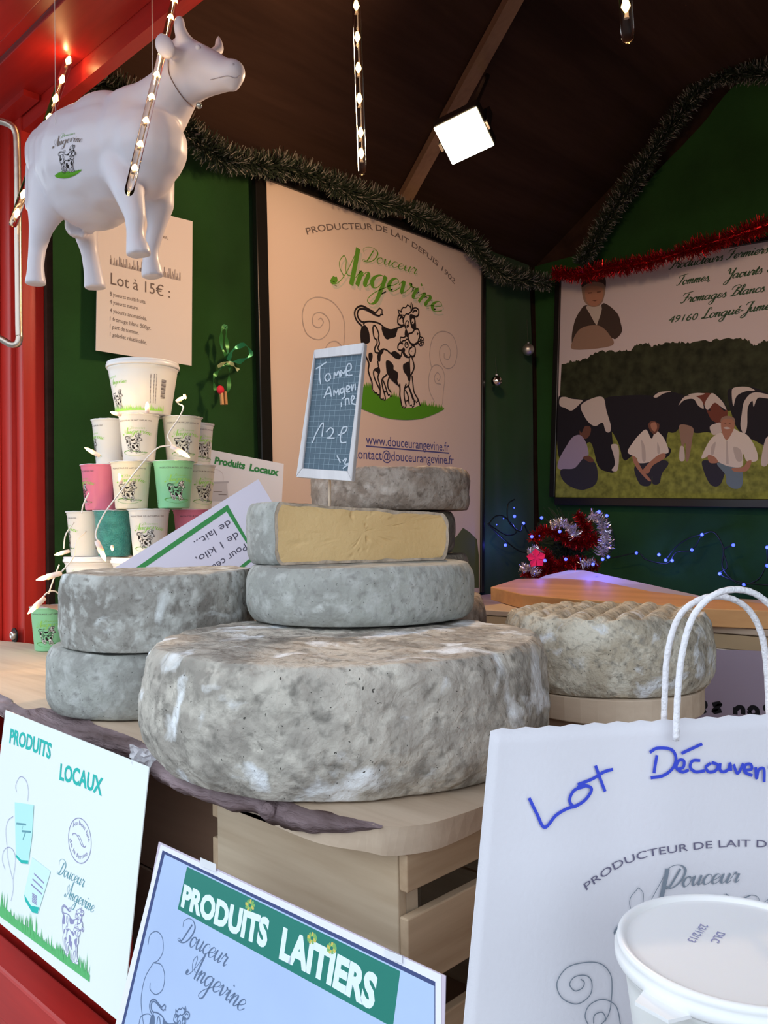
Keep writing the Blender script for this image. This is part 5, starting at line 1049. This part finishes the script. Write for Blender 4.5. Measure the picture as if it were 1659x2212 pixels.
A.script(I_tg, 'Douceur', c6([(530, 1055), (650, 1110), (770, 1180)]), .0092, w=.2, thin=.3); A.script(I_tg, 'Angevine', c6([(610, 1270), (740, 1340), (860, 1415)]), .0092, w=.2, thin=.3)
kk = abs(P1.hit(181, 2030)[0] - P1.hit(122, 2030)[0]) / (cb[1] - cb[0]) * 1.35; o_ = P1.hit(150, 2088)
r7 = random.Random(4)
gb = lambda x: 1435 + x * .735 + (x / 820) ** 2 * 0
gpx = []
for i in range(0, 166):
    x = i * 5 - 5; gpx.append((x, gb(x))); 
A.fill(I_gs, c6([(-10, gb(-10) + 6), (825, gb(825) + 6), (828, gb(825) - 60), (600, gb(600) - 75), (400, gb(400) - 60), (300, gb(300) - 90), (150, gb(150) - 70), (50, gb(50) - 110), (-10, gb(-10) - 70)]))
for i in range(150):
    x = r7.uniform(-5, 820); hgt = r7.uniform(60, 230) * (1.1 if 250 < x < 350 or x < 60 or x > 780 else .8); A.fill(I_gs, c6([(x - 6, gb(x) - 20), (x + 6, gb(x) - 16), (x + r7.uniform(-18, 22), gb(x) - hgt)]))
Ak = Art(); Ak.extend(cows, lambda p: (o_[0] + (p[0] - cxm) * kk, o_[1] + (p[1] - cb[2]) * kk * 1.0)); A.it += [(M_s1 if m is I_paper else (I_vi if m is I_dk else m), v, f) for m, v, f in Ak.it if m is not I_grass]
A.fill(I_tl, c6([(140, 395), (315, 420), (300, 700), (265, 960), (200, 950), (150, 890), (145, 640)])); A.fill(I_teal, c6([(150, 870), (200, 925), (265, 930), (262, 962), (200, 955), (148, 895)])); A.fill(ink('pale_teal2', (.66, .90, .90)), c6([(300, 900), (470, 1030), (420, 1200), (355, 1410), (300, 1400), (235, 1300), (225, 1240), (260, 1080)]))
A.fill(I_teal, c6([(228, 1240), (290, 1345), (365, 1360), (350, 1418), (300, 1405), (235, 1300)]))
for a_, b_ in (((155, 590), (245, 600)), ((205, 660), (290, 668)), ((215, 610), (205, 665)), ((240, 670), (215, 740))): A.line(I_tg, c6([a_, b_]), .0028 if a_[1] != 610 else .001, False)
for i in range(3): A.line(I_vi, c6([(318 - i * 14, 1050 + i * 48), (410 - i * 10, 1138 + i * 50)]), .0022, False)
for i in range(6): A.line(I_vi, c6([(300, 1230 + i * 15), (345, 1262 + i * 15)]), .0016, False)
for s in ([(155, 300), (148, 240), (175, 175), (205, 160), (245, 200), (265, 290), (258, 385)], [(125, 525), (80, 560), (58, 640), (62, 740), (66, 790)], [(50, 1010), (25, 930), (35, 850), (75, 808), (120, 830), (145, 900), (140, 1000), (125, 1100), (125, 1200), (105, 1300)], [(68, 800), (75, 900), (95, 1000), (120, 1100)]): A.line(I_vi, c6(s), .0008)
A.put('print', s1, crv, off=.0004, step=.0000015, kind='stuff')

# ------------------------------------------------------------------ dairy sign leaning in front of the crate
a2, b2, c2_ = at(345, 1822, .90), at(960, 2105, .63), at(268, 2212, .87)
P2 = Plane(a2, b2 - a2, a2 - c2_)
s2 = thing('shop_sign', 'sky-tinted white laminated sign with a green banner and flowers, taped before the pale crate', 'sign', tuple(c2_))
M_lam2 = mat('laminate_film', (.60, .52, .62), rough=.12, spec=.6); M_s2 = mat('glossy_sky_tinted_paper', (.47, .60, .84), rough=.13, spec=.6, col2=(.42, .54, .80), vscale=6)  # white sheet: the sky's reflection is put into its blue base colour
H_ = [P2.hit(*p) for p in ((343, 1818), (962, 2108), (958, 2300), (250, 2300))]
sheet('laminate', P2, H_, .001, M_lam2, s2)
c7 = P2.pr(2.0738, 260, 1660); A = Art(); M_wb = ink('white_border', (.80, .80, .88)); 
A.fill(M_wb, c7([(182, 340), (1438, 925), (1440, 1300), (-60, 1300)])); A.fill(ink('navy_line', (.06, .08, .20)), c7([(190, 366), (1412, 955), (1412, 1300), (-30, 1300)])); A.fill(M_s2, c7([(200, 384), (1408, 975), (1408, 1300), (-18, 1300)]))
I_ban = mat('banner_green', (.018, .20, .155), rough=.25, spec=.5); A.fill(I_ban, c7([(300, 440), (1255, 908), (1222, 1160), (258, 630)]))
I_lw = ink('letter_white', (.74, .84, .92))
def ptxt(s, p, h0, h1): A.text(I_lw, s, c7(p), h0, h1, bold=.05)
ptxt('PRODUITS', [(272, 612), (460, 708), (655, 800)], .0200, .0235); ptxt('LAITIERS', [(712, 842), (900, 940), (1135, 1078)], .0245, .0245)
I_fy = ink('flower_yellow', (.60, .52, .12)); I_fo = ink('flower_green', (.22, .45, .14))
for x, y in ((582, 613), (860, 760), (948, 805)):
    for k in range(9): a_ = k * 2 * PI / 9; A.line(I_fy if k % 2 else I_fo, c7([(x + 7 * math.cos(a_), y + 8 * math.sin(a_)), (x + 22 * math.cos(a_), y + 27 * math.sin(a_))]), .0026, False)
I_sc = ink('script_slate', (.12, .17, .28))
A.script(I_sc, 'Douceur', c7([(262, 775), (360, 822), (472, 892)]), .0105, w=.2, thin=.3); A.script(I_sc, 'Angevine', c7([(310, 930), (420, 1000), (550, 1095)]), .0110, w=.2, thin=.3)
for s in ([(125, 790), (135, 745), (165, 730), (190, 760), (192, 820), (170, 860), (150, 870)], [(150, 870), (185, 880), (200, 930), (190, 990), (160, 1012), (135, 990), (135, 960)], [(150, 870), (115, 930), (98, 1000), (95, 1060), (105, 1145)], [(85, 1145), (95, 1110), (130, 1100), (150, 1130)]): A.line(I_sc, c7(s), .0008)
oo = P2.hit(318, 2350); kk = .11 / (cb[1] - cb[0]); Ak = Art(); Ak.extend(cows, lambda p: (oo[0] + (p[0] - cxm) * kk + .02, oo[1] + (p[1] - cb[2]) * kk * (1 if P2.v.z > 0 else -1))); A.it += [(I_sc if m is I_dk else M_s2 if m is I_paper else m, v, f) for m, v, f in Ak.it if m is not I_grass]
A.put('print', s2, lambda p, o: P2.pt(p, o), off=.0003, step=.000004, kind='stuff')
M_tape = mat('clear_tape', (.85, .86, .90), rough=.15, alpha=.75)
for x, y, s_ in ((395, 432, 1), (1225, 842, 1.1)):
    MB().prism([P2.pt(p, .0016) for p in c7([(x - 30 * s_, y - 34), (x + 40 * s_, y - 4), (x + 40 * s_, y + 30), (x - 30 * s_, y + 2)])], [P2.pt(p, .0022) for p in c7([(x - 30 * s_, y - 34), (x + 40 * s_, y - 4), (x + 40 * s_, y + 30), (x - 30 * s_, y + 2)])]).build('tape', M_tape, s2)
# crumpled clear wrap at the corner of the white sign
mb = MB(); r8 = random.Random(6); cen_ = at(312, 1640, 1.03); vs = []; n8 = 9
for j in range(n8):
    for i in range(n8): vs.append(cen_ + RGT * ((i / (n8 - 1) - .5) * .034 + r8.uniform(-.0015, .0015)) + UPV * ((j / (n8 - 1) - .5) * .026 - (i / (n8 - 1) - .5) * .012) + FWD * r8.uniform(-.004, .004))
mb.add(vs, [(j * n8 + i, j * n8 + i + 1, (j + 1) * n8 + i + 1, (j + 1) * n8 + i) for j in range(n8 - 1) for i in range(n8 - 1)]).build('cling_film', mat('cling_film', (.80, .80, .85), rough=.08, spec=.8, alpha=.7), None, label='crumpled clear plastic at the top corner of the white sign', cat='plastic')

# ------------------------------------------------------------------ paper bag
M_bag = mat('white_kraft_paper', (.74, .73, .79), rough=.8, spec=.2, bump=.15, bscale=300)
TLf = at(1063, 1581, .62); dR = XY(.985, .172).normalized(); BLd = at(1003, 2212, .600) - TLf
BLf = TLf + BLd * ((Z(-.6385) - TLf.z) / BLd.z); Wb = .37; Nb = Plane(BLf, dR, TLf - BLf); bd = XY(.17, 1).normalized()
uT, vT = Nb.hit(1063, 1581); VT = vT
def bagf(u, v):          # waviness of the front
    return .0022 * noise.noise(Vector((u * 9, v * 7, 2))) + .0012 * noise.noise(Vector((u * 22, v * 5, 5))) + (.0016 * math.exp(-((v - (VT - .262)) / .006) ** 2)) - .004 * max(0, math.sin(PI * u / Wb)) * (v / VT)
def bagpt(p, o=0):
    return Nb.pt(p, o + bagf(*p))
bag = thing('paper_bag', 'white paper carrier bag with blue handwriting and twisted handles at the right', 'bag', tuple(BLf))
nu_, nv_ = 40, 44; mb = MB(); u0 = 0.0; off_ = uT / VT
def fpt(i, j): v = VT * j / nv_; u = off_ * v + Wb * i / nu_; top = .0016 * (i % 2) if j == nv_ else 0; return bagpt((u, v)) + Vector((0, 0, top ))
fr_ = [[fpt(i, j) for i in range(nu_ + 1)] for j in range(nv_ + 1)]
bk_ = [[fr_[j][i] + bd * (.075 - .060 * (j / nv_)) + Vector((0, 0, -.006 * j / nv_)) for i in range(nu_ + 1)] for j in range(nv_ + 1)]
def grid(G): 
    h_ = len(G); w_ = len(G[0]); mb.add([p for r in G for p in r], [(j * w_ + i, j * w_ + i + 1, (j + 1) * w_ + i + 1, (j + 1) * w_ + i) for j in range(h_ - 1) for i in range(w_ - 1)])
grid(fr_); grid([list(reversed(r)) for r in bk_])
for i, sgn in ((0, 1), (nu_, -1)):
    G = [[fr_[j][i].lerp(bk_[j][i], k / 4) + dR * sgn * (.020 * (j / nv_)) * (1 - abs(k / 2 - 1)) for k in range(5)] for j in range(nv_ + 1)]; grid(G)
mb.add([fr_[0][0], fr_[0][nu_], bk_[0][nu_], bk_[0][0]], [(0, 1, 2, 3)])
bb_ = mb.build('bag_body', M_bag, bag, True); so = bb_.modifiers.new('th', 'SOLIDIFY'); so.thickness = .0007; so.offset = -1
def handle(pts, name='handle'):
    MB().tube(cr([at(*p) for p in pts], 8), [.0026 * (1 + .05 * math.sin(i * 2.1)) for i in range((len(pts) - 1) * 8 + 1)], 8).build(name, mat('twisted_paper_cord', (.86, .85, .90), rough=.6, bump=1, bscale=300), bag, True)
handle([(1434, 1590, .665), (1436, 1500, .665), (1443, 1405, .667), (1468, 1330, .67), (1515, 1294, .672), (1568, 1290, .675), (1615, 1315, .68), (1645, 1370, .682), (1657, 1450, .684), (1662, 1560, .684)])
handle([(1460, 1600, .638), (1464, 1500, .638), (1474, 1410, .64), (1498, 1330, .64), (1545, 1284, .64), (1600, 1274, .645), (1650, 1295, .65), (1690, 1350, .655), (1705, 1450, .657), (1710, 1590, .657)])
c8 = Nb.pr(2.4433, 980, 1500); A = Art(); I_bp = ink('bag_print', (.15, .14, .22)); I_pen = ink('blue_pen', (.05, .08, .62)); I_bsw = ink('bag_swirl', (.22, .26, .32))
A.text(I_bp, 'PRODUCTEUR DE LAIT DEPUIS 1902', c8([(705, 1037), (780, 985), (900, 912), (1050, 860), (1200, 836), (1400, 814), (1560, 808), (1750, 818), (1900, 850), (2040, 895)]), .0056)
c9 = Nb.pr(3.9594, 1240, 1780)
A.script(I_bsw, 'Douceur', c9([(790, 565), (1100, 530), (1420, 505)]), .0072, w=.28, thin=.25)
A.script(I_bsw, 'Angevine', Nb.pr()([(1368, 2016), (1500, 1990), (1640, 1985), (1840, 2045)]), .0165, w=.22, thin=.14)
A.line(I_bsw, c8([(480, 1700), (500, 1640)]), .0, False) if 0 else None
for s in ([(830, 1655), (838, 1560), (830, 1480), (780, 1425), (700, 1415), (600, 1440), (545, 1520), (570, 1600), (650, 1635), (720, 1590), (730, 1520), (700, 1485), (640, 1490), (612, 1530), (640, 1565), (680, 1550), (690, 1520), (670, 1503)], [(830, 1655), (820, 1690), (800, 1730)], [(885, 1760), (860, 1650), (790, 1612), (720, 1640), (695, 1700), (720, 1760)], [(740, 1740), (745, 1695), (785, 1680), (803, 1715), (780, 1745)]): A.line(I_bsw, c8(s), .0008)
A.put('print', bag, bagpt, off=.0012, step=.00002, kind='stuff')
A = Art()
for s in ([(400, 548), (440, 630), (480, 702), (540, 640), (600, 605), (652, 592)], [(700, 487), (640, 510), (615, 560), (640, 592), (700, 560), (735, 505), (700, 485), (655, 495)], [(757, 380), (780, 445), (808, 518)], [(660, 480), (740, 450), (800, 415), (850, 400)], [(1077, 322), (1067, 380), (1062, 418)], [(1040, 308), (1080, 285), (1150, 292), (1176, 335), (1160, 390), (1110, 430), (1045, 443)], [(1205, 313), (1315, 262)],
          [(1180, 398), (1215, 385), (1218, 352), (1192, 350), (1178, 388), (1210, 411), (1245, 400)], [(1305, 350), (1265, 352), (1252, 385), (1280, 410), (1330, 405)], [(1360, 365), (1335, 385), (1350, 410), (1385, 405), (1398, 375), (1365, 360)], [(1410, 365), (1410, 400), (1430, 410), (1455, 395), (1462, 365), (1467, 405)], [(1480, 370), (1502, 418), (1532, 365)],
          [(1540, 402), (1575, 395), (1570, 370), (1542, 375), (1540, 410), (1580, 430)], [(1596, 385), (1602, 445), (1612, 400), (1640, 395), (1642, 465)], [(1690, 330), (1690, 460)], [(1665, 385), (1720, 380)], [(1735, 420), (1775, 410), (1765, 385), (1738, 395), (1742, 440), (1790, 445)]):
    A.line(I_pen, c8(s), .0024, sub=8)
A.put('handwriting', bag, bagpt, off=.0018, step=.00002, kind='stuff')

# ------------------------------------------------------------------ tubs in front of the bag
lc = at(1592, 2040, .50); hT = .105
for i, (zz, hh2, lab) in enumerate(((lc.z - hT, hT, 'white lidded tub with date stamp standing in front of the paper bag'), (lc.z - hT - .1405, .142, 'tall white tub stacked directly under the date-stamped tub'), (Z(-.6395), lc.z - hT - .1405 - Z(-.6395) + .0012, 'white tub standing on the counter at the bottom of the stack by the bag'))):
    t = bigpot('tub', (lc.x, lc.y, zz + .003), FACE - .35, lab, Rt=.0645, Rb=.056, h=hh2 - .003, parts='plain')
    if i == 0:
        near = t; h_ = hh2 - .003; fz = frust(.0645, .056, h_ - .02)(); A = Art()
        A.text(I_bp, 'Fromage blanc lisse', [(-.062, .052), (.012, .052)], .0055, bold=.02); A.text(I_bp, 'de la ferme', [(-.030, .040), (.018, .040)], .0055, bold=.02)
        A.script(I_pg, 'Douceur', [(.040, .045), (.075, .045)], .006, w=.35); A.script(I_pg, 'Angevine', [(.04, .028), (.085, .028)], .007, w=.35)
        A.line(I_lg, [(-.05, .030), (-.03, .020), (0, .016), (.02, .018)], .0012); A.line(I_lg, [(-.05, .024), (-.03, .014), (0, .010), (.02, .012)], .0008)
        A.put('print', near, fz, off=.0003, step=.000005, kind='stuff')
        Li = Plane(Vector((lc.x, lc.y, zz + .003 + h_ - .0023)), _r0, _f0); A = Art(); pp_ = Li.pr()
        A.text(I_vi, '23/12/13', pp_([(1514, 1996), (1484, 2032)]), .0050, bold=.01); A.text(I_vi, 'DLC', pp_([(1550, 2013), (1534, 2034)]), .0050, bold=.01)
        o9 = A.put('date_stamp', None, lambda p, o: Li.pt(p, 0) + Vector((0, 0, o)), off=.0003, kind='stuff')
        o9.parent = near; o9.matrix_parent_inverse = (Matrix.Translation(near.location) @ near.rotation_euler.to_matrix().to_4x4()).inverted()
        tabp = [at(1352, 2100, .455), at(1420, 2140, .452)]
        mb = MB(); a0_ = PI + _yaw + .62; rr9 = .0645 + .0065
        A0 = [(lc.x + r * math.cos(a0_ + t_), lc.y + r * math.sin(a0_ + t_)) for r, t_ in ((rr9 - .001, -.22), (rr9 + .012, -.13), (rr9 + .012, .13), (rr9 - .001, .22))]
        zt = zz + .003 + h_ - .011
        tb9 = mb.prism([Vector((x, y, zt - .002)) for x, y in A0], [Vector((x, y, zt)) for x, y in A0]).build('lid_tab', M_lidw, None); tb9.parent = near; tb9.matrix_parent_inverse = o9.matrix_parent_inverse

# ------------------------------------------------------------------ display case with boards behind the ridged cheese
dc = thing('display_case', 'brown-fronted display case under the orange pine board on the right', 'display case', (-.2, 1.9, 0))
M_case = mat('brown_case_panel', (.30, .20, .12), rough=.35, spec=.4, vary=.1); M_alu = mat('aluminium_trim', (.50, .46, .40), rough=.35, metal=.8); M_beige = mat('beige_top', (.52, .40, .30), rough=.5)
box('body', (-1.28, 1.625, .02), (.9, 2.22, Z(-.215)), M_case, dc); box('top', (-1.29, 1.615, Z(-.214)), (.91, 2.23, Z(-.201)), M_beige, dc, bevel=.002)
box('glass_front', (-1.27, 1.617, Z(-.243)), (.89, 1.622, Z(-.216)), mat('brown_glass', (.45, .33, .20), rough=.08, spec=.7), dc); box('rail', (-1.28, 1.610, Z(-.251)), (.9, 1.624, Z(-.2435)), M_alu, dc, bevel=.001)
PD = Plane((0, 1.600, CZ), (1, 0, 0), (0, 0, 1)); sg = thing('paper_sign', 'lilac paper notice with thick black letters on the display case behind the bag handles', 'sign', tuple(ony(1.60, 1600, 1600)))
sheet('sheet', PD, [PD.hit(1500, 1401), PD.hit(1790, 1412), PD.hit(1790, 1640), PD.hit(1440, 1620)], .002, mat('lilac_paper', (.34, .28, .36), rough=.6), sg)
A = Art(); I_bk = ink('marker_black', (.012, .012, .015)); k9 = PD.pr(2.5962, 1034, 1164)
for s in ([(1203, 875), (1192, 930), (1205, 970), (1222, 955)], [(1178, 915), (1225, 905)], [(1235, 948), (1270, 940), (1268, 918), (1242, 918), (1232, 945), (1248, 970), (1275, 962)], [(1312, 930), (1355, 925), (1318, 968), (1362, 962)], [(1440, 985), (1440, 945)], [(1440, 958), (1462, 944), (1482, 952), (1484, 985)], [(1515, 965), (1535, 945), (1560, 955), (1562, 985), (1530, 990), (1515, 965)], [(1640, 945), (1612, 940), (1612, 958), (1640, 965), (1636, 985), (1608, 985)]):
    A.line(I_bk, k9(s), .0085)
A.put('lettering', sg, lambda p, o: PD.pt(p, o), off=.0004, kind='stuff')
pb_ = [onz(-.165, x, y) for x, y in ((1060, 1268), (1118, 1250), (1200, 1249), (1290, 1254), (1405, 1277), (1520, 1291), (1659, 1304), (1800, 1312), (1800, 1330), (1659, 1319), (1520, 1314), (1400, 1304), (1250, 1295), (1128, 1284))]
MB().prism([Vector((p.x, p.y, Z(-.2))) for p in pb_], [Vector((p.x, p.y, Z(-.165))) for p in pb_]).build('pine_board', M_orange, None, bevel=.002, label='orange pine board lying on the display case behind the ridged cheese', cat='board')
ps = [at(x, y, d_) for x, y, d_ in ((1150, 1256, 2.72), (1180, 1243, 2.72), (1228, 1232, 2.72), (1262, 1232, 2.72), (1400, 1262, 2.55), (1525, 1290, 2.35), (1405, 1290, 2.36), (1290, 1275, 2.55))]
MB().prism([p + FWD * .004 for p in ps], ps).build('white_sheet', mat('thin_white_plastic', (.62, .56, .66), rough=.3, spec=.5), None, label='white plastic sheet peeping up behind the orange pine board', cat='sheet')
